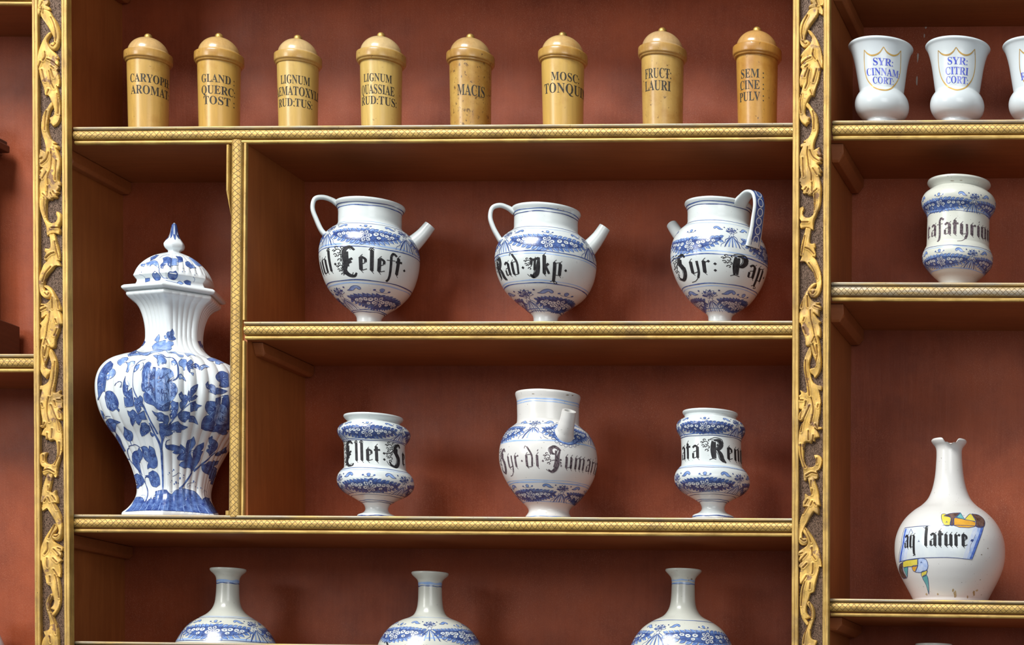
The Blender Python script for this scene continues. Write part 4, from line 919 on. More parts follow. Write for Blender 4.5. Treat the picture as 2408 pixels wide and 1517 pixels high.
# ================================================================== white shield cups
def trace(surf, P, r0):
    P = np.asarray(P, float); ph, a = surf.at(P[:, 0], P[:, 1]); return np.stack([(ph - surf.phic) * r0, a], 1)
CUPS = [(2071.5, 2074.8, 'SYR: CINNAM: CORT:', 0), (2252.7, 2250.6, 'SYR: CITRI CORT:', 178.4), (2434.0, 2436.0, 'R', 360)]
for (xt, xb, lab, dx) in CUPS:
    Yc = .068
    c = turned((xt, 112), (xb, 285), Yc, [('c', 76.0, 112.5), (76.8, 114), (75.8, 117), (72.6, 121), (66.8, 136), (61.5, 158), (57.6, 182), (54.0, 206), ('c', 51.6, 221), (55.6, 226), (61.6, 237), (63.9, 250), (61.6, 263), (55, 274), (45, 281.5), ('c', 38.5, 284.6), (37.2, 288), (37.8, 294), ('c', 38.6, None)], ZR1, .005, .10)
    t = thing('shield_cup', ('white flared cup with gilt shield lettered ' + lab) if dx < 300 else 'white flared cup cut off at the picture edge beside its two neighbours', 'cup', (c.Xc, Yc, c.zb), 'white shield cups')
    c.mesh('body', CUPW, t, 120)
    r0 = c.r_at(c.amid(170)); z4 = lambda L: [(1840 + a / 4.238 + (dx if dx < 300 else 360), b / 4.238) for a, b in L]
    if dx > 300:   # third cup: only its left part is in the picture; same shield, turned the same way
        zz = lambda L: [(1840 + a / 4.238, b / 4.238) for a, b in L]
        src = CUP0; off = 0.0
    A = Art()
    sh_top = [(815, 498), (845, 532), (885, 551), (930, 545), (970, 520), (1007, 466), (1040, 518), (1085, 548), (1120, 553), (1155, 538), (1180, 505)]
    sh_side = [(1180, 505), (1178, 620), (1172, 720), (1150, 800), (1100, 868), (1050, 896), (1005, 898), (945, 886), (890, 850), (845, 790), (822, 700), (815, 600), (815, 498)]
    TXT = {0: [('SYR:', 905, 1100, 650, 577), ('CINNAM:', 843, 1166, 750, 676), ('CORT:', 903, 1106, 832, 765)], 178.4: [('SYR:', 1648, 1842, 640, 566), ('CITRI', 1626, 1850, 740, 664), ('CORT:', 1632, 1846, 828, 757)]}
    if dx == 178.4:
        sh_top = [(1552, 502), (1585, 535), (1625, 549), (1665, 542), (1700, 515), (1730, 470), (1762, 515), (1800, 543), (1840, 549), (1880, 532), (1917, 490)]
        sh_side = [(1917, 490), (1921, 600), (1915, 700), (1890, 790), (1840, 858), (1790, 888), (1735, 896), (1680, 880), (1625, 840), (1585, 775), (1562, 690), (1554, 600), (1552, 502)]
    if dx < 300:
        q = lambda L: [(1840 + a / 4.238, b / 4.238) for a, b in L]
        Ptop, Pside = trace(c, q(sh_top), r0), trace(c, q(sh_side), r0)
        tx = TXT[dx]; LN = [(s_, 1840 + a / 4.238, 1840 + b / 4.238, d / 4.238, e / 4.238) for s_, a, b, d, e in tx]
        if dx == 0: CUP0 = (Ptop, Pside, c.phic)
    else: Ptop, Pside, pc = CUP0; LN = []
    for k in range(2): A.line('gilt', Ptop[5 * k:5 * k + 6], [.0012, .0030, .0034, .0026, .0012], sm=5)
    A.line('gilt', Pside, [.0014, .0018, .0022, .0034, .0040, .0034, .0022, .0016, .0014], sm=5)
    A.build(c, lambda v: (c.phic + v[:, 0] / r0 + (.06 if dx > 300 else 0), v[:, 1]), t, OFFS, NAMES)
    B = Art()
    for (s_, xl, xr, yb_, yt_) in LN: roman_line(B, c, s_, xl, xr, yb_, yt_, 'royal')
    if dx > 300:
        V, F = font_mesh(roman('R')); V = V - V.min(0); a1, a2 = c.amid(186), c.amid(168); w = .0125
        B.add('royal', np.stack([c.phic - .66 + V[:, 0] / V[:, 0].max() * w / .052, a1 + (a2 - a1) * V[:, 1] / .7], 1), F)
    B.build(c, lambda v: (v[:, 0], v[:, 1]), t, OFFS, NAMES)

# ================================================================== three spouted jugs
def pl(phi, r, z, s): return np.array([s.Xc + s.lean * (z - s.z0) + r * math.sin(phi), s.Yc - r * math.cos(phi), z])
def zpx(s, y): return float(pix(float(proj(s.pos(0, s.Aout * .5))[0]), y, s.Yc)[2])
MPX = .00089
def strap(s, parent, rel, P, m, wid, thk, name='handle', n=7):
    """handle in the radial plane at rel radians from the camera side; P: (radius px, row px)"""
    ph = s.phic + rel; pts = [pl(ph, r * MPX, zpx(s, y), s) for r, y in P]; side = np.array([math.cos(ph), math.sin(ph), 0])
    return tube(name, pts, [1.25, 1.0, .95, .95, 1.0, 1.05, 1.2], m, parent, 20, (wid, thk), n=n, up=side)
JY = .128
jug1 = turned((870.6, 487), (868, 756), JY, [('c', 83.0, 484.5), (83.4, 487), (81.5, 491), (77, 497), (75.2, 504), (75, 520), (75.6, 533), (80, 540), (92, 549), (104, 560), (113, 574), (118.2, 592), (119, 608), (117.4, 628), (113, 648), (104, 673), (94, 690), (80, 706), (64, 720), (48, 731), ('c', 42, 736.5), (36, 741), (30.5, 748), (29, 758), (31, 772), (38, 781), ('c', 44, 787), ('c', 44.5, None)], Z2, .005, .12)
jug2 = turned((1284.4, 500.6), (1283, 756), JY, [('c', 81.5, 498), (82, 500.5), (80, 505), (76.5, 511), (75.2, 518), (75.2, 532), (76, 545), (81, 552), (94, 562), (106, 574), (114.5, 590), (119, 608), (119.6, 622), (117.5, 640), (112, 660), (102, 681), (90, 697), (76, 709), (60, 721), (48, 730), ('c', 42.5, 734.5), (36, 739), (30, 746), (28.5, 757), (31, 771), (38, 780), ('c', 44, 786), ('c', 44.5, None)], Z2, .005, .12)
jug3 = turned((1690.5, 487), (1693, 752), JY, [('c', 80.2, 484.5), (80.6, 487), (78.5, 491), (75, 497), (73.8, 504), (73.8, 518), (74.6, 531), (79, 538), (91, 549), (101, 561), (109, 577), (113.6, 597), (114.5, 613), (112.5, 633), (106.5, 653), (98, 672), (87, 690), (73, 708), (58, 721), (46, 729.5), ('c', 41.5, 733), (34, 738), (28.5, 745), (27.4, 755), (30, 770), (37, 779), ('c', 43, 785), ('c', 43.5, None)], Z2, .005, .12)
def jug(s, label, hrel, hp, srel, sp, rows, lrows, text, glaze=WHITE, hw=.0085):
    t = thing('spouted_jug', label, 'jug', (s.Xc, s.Yc, s.zb), 'blue and white spouted jugs')
    s.mesh('body', glaze, t, 128)
    h = strap(s, t, hrel, hp, glaze, hw, .0045)
    ph = s.phic + srel; tube('spout', [pl(ph, r * MPX, zpx(s, y), s) for r, y in sp], [.0200, .0160, .0132, .0118], glaze, t, 28, None, .72, 8, up=(math.cos(ph), math.sin(ph), 0))
    rings(s, rows, t)
    return t, h
tri = lambda y0, y1, y2: [(y0, 2.0, 'blue'), (y0 + 7, 1.6, 'blue'), (y1, 1.8, 'pale'), (y1 + 6, 2.2, 'blue'), (y2, 1.8, 'blue'), (y2 + 6, 2.4, 'pale')]
j1, _ = jug(jug1, 'spouted jug with handle lettered iol Eelest beside the divider', -1.50, [(72, 489), (84, 482), (104, 478), (121, 484), (126, 506), (117, 533), (106, 556), (97, 566)], 1.42, [(82, 580), (100, 564), (119, 543), (135, 521)],
    [(475, 1.8, 'navy'), (482, 2.0, 'blue'), (521, 1.4, 'pale'), (526, 1.8, 'blue'), (575, 3.2, 'pale'), (581, 2.0, 'blue'), (660, 2.2, 'navy'), (667, 3.0, 'pale'), (729, 2.2, 'blue'), (733, 1.6, 'navy')], None, None)
swagband(jug1, j1, 858, 552, 947, 40, Lf=.72, seed=1); swagband(jug1, j1, 893, 702, 807, 44, Lf=.66, seed=2, body='deep', lw=.0008)
hand_line(jug1, j1, 'iol.Eelest.'.replace('s', 'f'), 757, 957, 638, 603, 'ink')
j2, _ = jug(jug2, 'spouted jug lettered Rad with a chipped spout, middle of the three jugs', -1.45, [(72, 508), (86, 500), (104, 496), (121, 504), (126, 526), (119, 550), (108, 570), (100, 582)], 1.40, [(86, 592), (104, 574), (121, 552), (135, 529)],
    [(490, 2.0, 'blue'), (497, 1.8, 'navy'), (533, 1.8, 'blue'), (538, 1.4, 'pale'), (591, 2.4, 'blue'), (597, 2.0, 'pale'), (660, 2.2, 'pale'), (666, 2.2, 'blue'), (726, 2.0, 'blue'), (731, 1.6, 'navy')], None, None)
swagband(jug2, j2, 1288, 565, 1373, 40, Lf=.72, seed=3); swagband(jug2, j2, 1322, 708, 1245, 44, Lf=.66, seed=4, body='deep', lw=.0009)
hand_line(jug2, j2, 'Rad.Jkp.', 1171, 1336, 645, 613, 'ink', .22)
j3, h3 = jug(jug3, 'spouted jug with a broad painted strap handle lettered Syr: Pap', .74, [(66, 496), (84, 480), (106, 471), (126, 478), (134, 502), (128, 537), (121, 570), (112, 598)], -2.25, [(80, 574), (102, 556), (124, 534), (141, 512)],
    [(473, 2.2, 'blue'), (480, 1.8, 'navy'), (518, 2.0, 'blue'), (524, 1.6, 'pale'), (591, 2.2, 'pale'), (598, 2.4, 'blue'), (667, 2.2, 'blue'), (673, 1.8, 'pale'), (725, 2.2, 'blue'), (730, 1.6, 'pale')], None, None, WHITE, .0155)
swagband(jug3, j3, 1622, 562, 1722, 40, Lf=.66, seed=5, knot_dy=.16, sag=.30); swagband(jug3, j3, 1740, 708, 1673, 42, Lf=.66, seed=6, body='deep', lw=.0008)
hand_line(jug3, j3, 'Syr: Pap.', 1592, 1801, 644, 612, 'ink')
# painted outer face of the strap handle: dark blue ground with pale rings
ph = jug3.phic + .74; hp = catmull([pl(ph, r * MPX, zpx(jug3, y), jug3) for r, y in [(106, 471), (126, 478), (134, 502), (128, 537), (121, 570), (112, 598)]], 9)
T = np.gradient(hp, axis=0); T /= np.linalg.norm(T, axis=1)[:, None]; sd = np.array([math.cos(ph), math.sin(ph), 0]); Nn = np.cross(T, sd); 
if (Nn[len(Nn) // 2] @ np.array([math.sin(ph), -math.cos(ph), 0])) < 0: Nn = -Nn
arc = np.r_[0, np.cumsum(np.linalg.norm(np.diff(hp, axis=0), axis=1))]
def on_strap(u, a, off): 
    I = lambda M_: np.stack([np.interp(a, arc, M_[:, k]) for k in range(3)], -1)
    return I(hp) + sd * np.asarray(u)[..., None] + I(Nn) * (.0047 - .9 * (np.asarray(u) / .0155)[..., None] ** 4 * .0022 + off)
def strap_art(paint, V, F, off, nm):
    V = np.array(V); P = on_strap(V[:, 0], V[:, 1], off)
    obj(nm, P, F, PAINT[paint], h3, True)
na = 40; aa = np.linspace(.012, arc[-1] - .004, na); uu = np.linspace(-.0115, .0115, 7); V = [(u, a) for a in aa for u in uu]
strap_art('blue', V, [(j * 7 + i, j * 7 + i + 1, (j + 1) * 7 + i + 1, (j + 1) * 7 + i) for j in range(na - 1) for i in range(6)], .0004, 'blue_ground')
A = Art()
for k in range(6):
    c = (0, .022 + k * (arc[-1] - .034) / 5.2); A.ringline('white', c, .0066, .0020, .0076); 
for sg in (-1, 1): A.line('navy', [(sg * .0104, aa[0]), (sg * .0104, aa[-1])], .0012)
for pn, (v, f) in A.L.items(): strap_art(pn, v, f, .0008, 'pale_ring' if pn == 'white' else 'dark_blue_outline')

# ================================================================== waisted jars and the broken pot on the third shelf
AY = .098
alb1 = turned((878.4, 984), (886.6, 1214), AY, [('c', 70.2, 982), (70.6, 984), (68, 988), (62.5, 993), ('c', 60.5, 996.5), (70, 1001), (80.5, 1008), (86, 1018), (84, 1028), ('c', 75.5, 1040), (72.5, 1046), (72.2, 1070), (72.8, 1096), ('c', 73.6, 1105), (80, 1111), (88, 1121), (91, 1135), (87, 1149), (78, 1159), (65, 1167), (50, 1175), ('c', 39.8, 1181), (33, 1185), (27.8, 1193), (27.4, 1200), (31, 1206), (38, 1210), (45.5, 1213), ('c', 47.5, 1217), ('c', 47.5, None)], Z3, .005, .12)
alb2 = turned((1670.5, 974), (1677.5, 1216), AY, [('c', 65, 972), (65.4, 974), (63, 978), (59, 981.5), ('c', 57.5, 984.5), (66, 989), (76, 996), (81, 1007), (79.5, 1017), ('c', 72.5, 1029.5), (71, 1036), (70.6, 1060), (71, 1090), ('c', 72, 1099), (78.5, 1106), (86, 1117), (88.8, 1131), (85, 1145), (76, 1156), (60, 1166.5), (47, 1173.5), ('c', 39, 1178.5), (32, 1183), (27.4, 1192), (27.2, 1199), (31, 1205), (39, 1210), (48, 1214), ('c', 50, 1218), ('c', 50, None)], Z3, .005, .12)
pot = turned((1288.8, 932), (1291, 1214), AY, [('c', 76.6, 929.5), (77, 932), (75.6, 939), (73.4, 948), (73, 965), (73, 990), (74.5, 1000), (82, 1007), (95, 1018), (107, 1037), (113.5, 1057), (115.6, 1078), (113.8, 1099), (107.5, 1120), (97.5, 1140), (85, 1159), (72, 1175), (62, 1185), (53, 1193), (48.6, 1200), (48, 1206), (51, 1212), ('c', 55, 1217), ('c', 55.5, None)], Z3, .006, .14)
def albarello(s, label, text, rows, bands, anchor, glaze=WHITE, zname='waisted_jar', ink='ink', thick=.20):
    t = thing(zname, label, 'jar', (s.Xc, s.Yc, s.zb), 'blue and white waisted drug jars')
    s.mesh('body', glaze, t, 128); rings(s, rows, t)
    for b in bands: swagband(s, t, *b[:4], **b[4])
    hand_line(s, t, text, *anchor, ink, thick); return t
a1 = albarello(alb1, 'waisted jar lettered Ellet on the shelf beside the divider', 'Ellet:Se', [(1031, 1.6, 'blue'), (1035, 1.4, 'navy'), (1101, 1.8, 'blue'), (1105, 1.2, 'pale'), (1158, 1.4, 'blue'), (1163, 1.2, 'navy'), (1176, 1.8, 'blue'), (1180, 1.4, 'navy'), (1212, 2.2, 'blue')],
    [(863, 1012, 943, 34, dict(Lf=.72, body='deep', seed=7, fl=1.15)), (868, 1137, 951, 40, dict(Lf=.72, body='deep', seed=8, fl=1.1))], (812, 952, 1086, 1056))
a2 = albarello(alb2, 'waisted jar lettered ata Rend nearest the carved pilaster', 'ata Reno', [(1019, 1.8, 'blue'), (1024, 1.4, 'navy'), (1095, 2.2, 'pale'), (1098, 1.2, 'blue'), (1157, 1.4, 'blue'), (1162, 1.2, 'navy'), (1174, 1.8, 'blue'), (1178, 1.4, 'navy'), (1212, 2.2, 'blue')],
    [(1657, 1001, 1733, 34, dict(Lf=.72, body='deep', seed=9, fl=1.15)), (1659, 1134, 1738, 40, dict(Lf=.72, body='deep', seed=10, fl=1.1))], (1604, 1744, 1079, 1048))
albr = turned((2255.4, 434.8), (2251, 663), .105, [('c', 74.2, 432), (74.8, 435), (72, 439), (66, 445), ('c', 63, 449), (72, 455), (83, 465), (87.8, 479), (85, 492), ('c', 76.5, 505), (73.6, 513), (73.2, 540), (73.4, 570), ('c', 74, 583), (78.5, 592), (82.8, 603), (83.2, 613), (80, 624), (72, 635), (57, 651), (46, 661), (39, 672), (38, 680), ('c', 43, 689), ('c', 43, None)], ZR2, .005, .12)
a3 = albarello(albr, 'pale waisted jar lettered casatyrion on the tarnished shelf', 'cafatyrion', [(491, 1.6, 'pale'), (494, 1.0, 'navy'), (576, 1.2, 'blue'), (579, 1.4, 'pale'), (630, 2.6, 'pale')],
    [(2210, 474, 2291, 38, dict(Lf=.78, seed=11, fl=1.0, lw=.0006)), (2211, 607, 2286, 38, dict(Lf=.78, seed=12, fl=1.0, lw=.0006))], (2182, 2326, 552, 524), WHITEC, 'waisted_jar', 'inkg', .22)
pt = thing('spouted_pot', 'worn pot with a broken front spout lettered Syr di Fumaria', 'pot', (pot.Xc, pot.Yc, pot.zb))
pot.mesh('body', WHITEW, pt, 128)
phs = pot.phic + .37
tube('spout', [pl(phs, r * MPX, zpx(pot, y), pot) for r, y in [(82, 1044), (102, 1026), (116, 1006), (127, 984)]], [.0270, .0175, .0148, .0138], WHITEW, pt, 32, None, .68, 8, up=(math.cos(phs), math.sin(phs), 0))
rings(pot, [(938, 3.0, 'pale'), (944, 1.8, 'pale'), (996, 2.2, 'pale'), (1036, 3.0, 'pale'), (1134, 3.2, 'pale'), (1129, 1.6, 'pale'), (1179, 2.4, 'pale'), (1214, 2.0, 'pale')], pt)
swagband(pot, pt, 1247, 1160, 1321, 34, Lf=.70, seed=13, body='deep', lw=.0008); swagband(pot, pt, 1195, 1014, 1252, 36, Lf=.62, seed=14, knot_dy=.1, sprigs=False)
hand_line(pot, pt, 'Syr.di.Fumaria', 1180, 1404, 1100, 1069, 'inkg', .17)
# painted collar round the spout
r0 = .1; A = Art(); cph, ca = pot.at([1331], [1018]); cu, cv = 0.0, float(ca[0]); cph = float(cph[0])
for rr, w, pn in ((.0245, .0050, 'wash'), (.0205, .0022, 'pale'), (.0275, .0020, 'blue')): A.ringline(pn, (0, cv), rr, w, rr * .95, n=36)
for k in range(22):
    t_ = 2 * PI * k / 22; A.ringline('navy', (.0305 * math.cos(t_), cv + .0292 * math.sin(t_)), .0034, .0007, n=9)
A.build(pot, lambda v: (cph + v[:, 0] / .085, v[:, 1]), pt, OFFS, NAMES)

# ================================================================== three round bottles on the lowest shelf
BY = .146
def bottle(label, xt, xb, rim_y, hw, P, seed, sw, rows, txt=None, Z=None, glaze=WHITEC):
    s = turned((xt, rim_y), (xb, 1513), BY, [('c', hw - .4, rim_y - 2), (hw, rim_y)] + P, Z or SHELF['4'], .004, .06)
    t = thing('round_bottle', label, 'bottle', (s.Xc, s.Yc, s.zb), 'round bottles on the lowest shelf')
    s.mesh('body', glaze, t, 128)
    if rows: rings(s, rows, t)
    if sw: swagband(s, t, *sw[:4], **sw[4])
    if txt: hand_line(s, t, *txt)
    return s, t
END = [(126, 1532), (127, 1552), (122, 1580), (108, 1610), (88, 1634), ('c', 72, 1648), ('c', 70, None)]
b1, tb1 = bottle('round white bottle with garland on the lowest shelf below the vase', 536.5, 533, 1341, 43.6, [(41, 1345), (35, 1350), (29.5, 1357), (27.3, 1367), (27.4, 1385), (28.6, 1405), (31, 1420), (37, 1433), (48, 1444.5), (67, 1456), (88, 1470), (104, 1488), (115, 1506), (121, 1518)] + END, 21,
    (500, 1482, 601, 40, dict(Lf=.74, seed=21, fl=1.0)), [(1366, 6.5, 'pale'), (1371, 2.2, 'blue'), (1450, 2.2, 'pale'), (1453, 1.4, 'blue'), (1503, 3.5, 'pale'), (1507, 1.6, 'blue')])
b2, tb2 = bottle('round white bottle with lettering, middle of the lowest shelf', 1011.4, 1012, 1350, 44.0, [(41.5, 1354), (36, 1359), (30.2, 1365), (28, 1373), (28, 1392), (29, 1415), (32, 1433), (39, 1447), (50, 1454), (68, 1461), (90, 1474), (106, 1491), (116, 1506), (122, 1519)] + END, 22,
    (930, 1488, 1010, 40, dict(Lf=.76, seed=22, fl=1.0, knot_dy=.1)), [(1372, 6.0, 'pale'), (1378, 2.0, 'blue'), (1452, 2.4, 'pale'), (1500, 3.5, 'pale')], ('d : J', 900, 1012, 1549, 1523, 'ink'))
b3, tb3 = bottle('round white bottle with a chipped rim nearest the carved pilaster', 1607.3, 1604.5, 1343, 42.8, [(40, 1347), (35, 1352), (29.6, 1359), (27.6, 1367), (27.6, 1388), (28.3, 1405), (30, 1421), (34.5, 1435), (45, 1449), (71, 1463), (92, 1478), (107, 1496), (115, 1510), (120, 1520)] + END, 23,
    (1662, 1494, 1545, 42, dict(Lf=.74, seed=23, fl=1.0)), [(1364, 3.4, 'pale'), (1371, 3.6, 'pale'), (1373, 1.2, 'blue'), (1459, 2.2, 'blue')])
b4, tb4 = bottle('rim of a bottle just showing in the dark bay below the flask', 2196, 2196, 1518, 44.0, [(41, 1523), (35, 1528), (29.5, 1535), (28, 1545), (28, 1565), (30, 1590), (38, 1605), (60, 1622), (90, 1645), (112, 1680), ('c', 112, None)], 24, None, [(1545, 5, 'pale')], None, lambda X: ZR4(X))
# chips where the glaze has come off
def chips(s, parent, spots):
    A = Art()
    for (x, y, w, h, seed) in spots:
        rn = random.Random(seed); n = 9; P = trace(s, [(x + w * math.cos(t) * rn.uniform(.6, 1.1), y + h * math.sin(t) * rn.uniform(.6, 1.1)) for t in np.linspace(0, 2 * PI, n, endpoint=False)], .1)
        V, F = fill(P, .004); A.add('chip', V, F)
    A.build(s, lambda v: (s.phic + v[:, 0] / .1, v[:, 1]), parent, OFFS, NAMES)
chips(b3, tb3, [(1626, 1362, 3.2, 1.8, 1), (1619, 1365, 1.6, 1.2, 2), (1617, 1359, .9, .8, 3)])
chips(jug2, j2, [(1312, 491, 2.5, .8, 4), (1325, 494, 2.2, .8, 5)]); chips(pot, pt, [(1334, 929, 5, 1.2, 6), (1346, 930, 3, 1.4, 7), (1254, 926, 4, .8, 8)])
chips(albr, a3, [(2239, 425, 6, .8, 9), (2260, 424, 4, .7, 10)])

# ================================================================== tall lidded hexagonal vase in the niche
VY = .124; VAX = 410.0
def lcorr(P): return [((('c',) if p[0] == 'c' else ()) + (p[-2], p[-1] if p[-1] is None or isinstance(p[-1], tuple) else p[-1] + p[-2] * (1830 - p[-1]) / 4650 * .466)) for p in P]
vb = turned((VAX, 640), (VAX, 1215), VY, lcorr([('c', 100, 688), ('c', 113, 689), (116, 692.5), (115.5, 697), (109, 703), (99, 710), (87, 724), (79, 742), (73.5, 764), (71.5, 785), (73, 803), (82, 818), (102, 830), (130, 837), (160, 848), (180, 868), (189.5, 894), (190.5, 920), (186, 949), (176, 977), (160, 1004), (143, 1027), (124, 1060), (106, 1096), (95, 1130), (91.5, 1152), (94, 1168), (103, 1184), (116, 1199), ('c', 124.5, 1206), ('c', 126, 1209), ('c', 126, None)]), Z3, .006, .01, seg=9)
vl = turned((VAX, 524), (VAX, 690), VY, lcorr([('c', 14, 593), (34, 597), (52, 602), (72, 612), (88, 625), (98, 640), ('c', 101.5, 650), (97, 655), (92.5, 661), (94, 667), ('c', 97, 671), ('c', 124, 673), (130.5, 677), (129, 682), ('c', 112, 688), ('c', 92, 688.5)]), Z3, closed=True, seg=9)
vf = turned((VAX, 524), (VAX, 600), VY, lcorr([('c', .8, 524), (5.5, 528), (8, 537), (10.5, 548), (15, 558), (22, 566), (26.8, 573.5), (24, 582), (17, 588), (15.6, 592), ('c', 17.5, 597)]), Z3, closed=True, seg=9)
PH0 = vb.phic - math.radians(14)
def hexr(phi): t = np.mod(phi - PH0, PI / 3); return math.cos(PI / 6) / np.cos(t - PI / 6)
def zrow(y): return float(pix(VAX, y, VY)[2])
def bl(z, tab): return np.interp(z, *tab)
def btab(tab): t = sorted((zrow(y), v) for y, v in tab); return [a for a, _ in t], [b for _, b in t]
HB = [(690, .96), (712, .95), (760, .90), (800, .80), (825, .58), (850, .42), (930, .32), (1030, .36), (1130, .55), (1180, .75), (1212, .95), (1230, .97)]
FB = [(699, 0.), (716, .014), (735, .026), (800, .026), (830, .014), (850, .030), (930, .038), (1100, .034), (1190, .030), (1214, .010), (1220, 0.)]
HL = [(590, .5), (612, .55), (650, .62), (664, .75), (676, .97), (705, .97)]; FL = [(596, 0.), (612, .02), (650, .055), (656, .012), (662, .0), (700, 0)]
HF = [(524, .2), (560, .5), (600, .7)]
HB, FB, HL, FL, HF = map(btab, (HB, FB, HL, FL, HF))
# lobes read as rounded ribs with sharp creases between them
lob = lambda phi: 1 - np.abs(np.sin(18 * (phi - PH0))) ** .75
vb.rfun = lambda phi, z: (1 - bl(z, HB) * (1 - hexr(phi))) * (1 - bl(z, FB) * lob(phi)) * (1 + .03 * bl(z, HB))
vl.rfun = lambda phi, z: (1 - bl(z, HL) * (1 - hexr(phi))) * (1 - bl(z, FL) * lob(phi))
vf.rfun = lambda phi, z: (1 - bl(z, HF) * (1 - hexr(phi)))
for s_ in (vb, vl, vf): s_.ys = .95
vz = thing('lidded_vase', 'tall ribbed blue and white porcelain vase with domed lid in the niche', 'vase', (vb.Xc, VY, vb.zb))
vb.mesh('body', PORC, vz, 432, step=.004); vlo = vl.mesh('lid', PORC, vz, 432, step=.003); vf.mesh('finial', PORC, vlo, 72, step=.003)

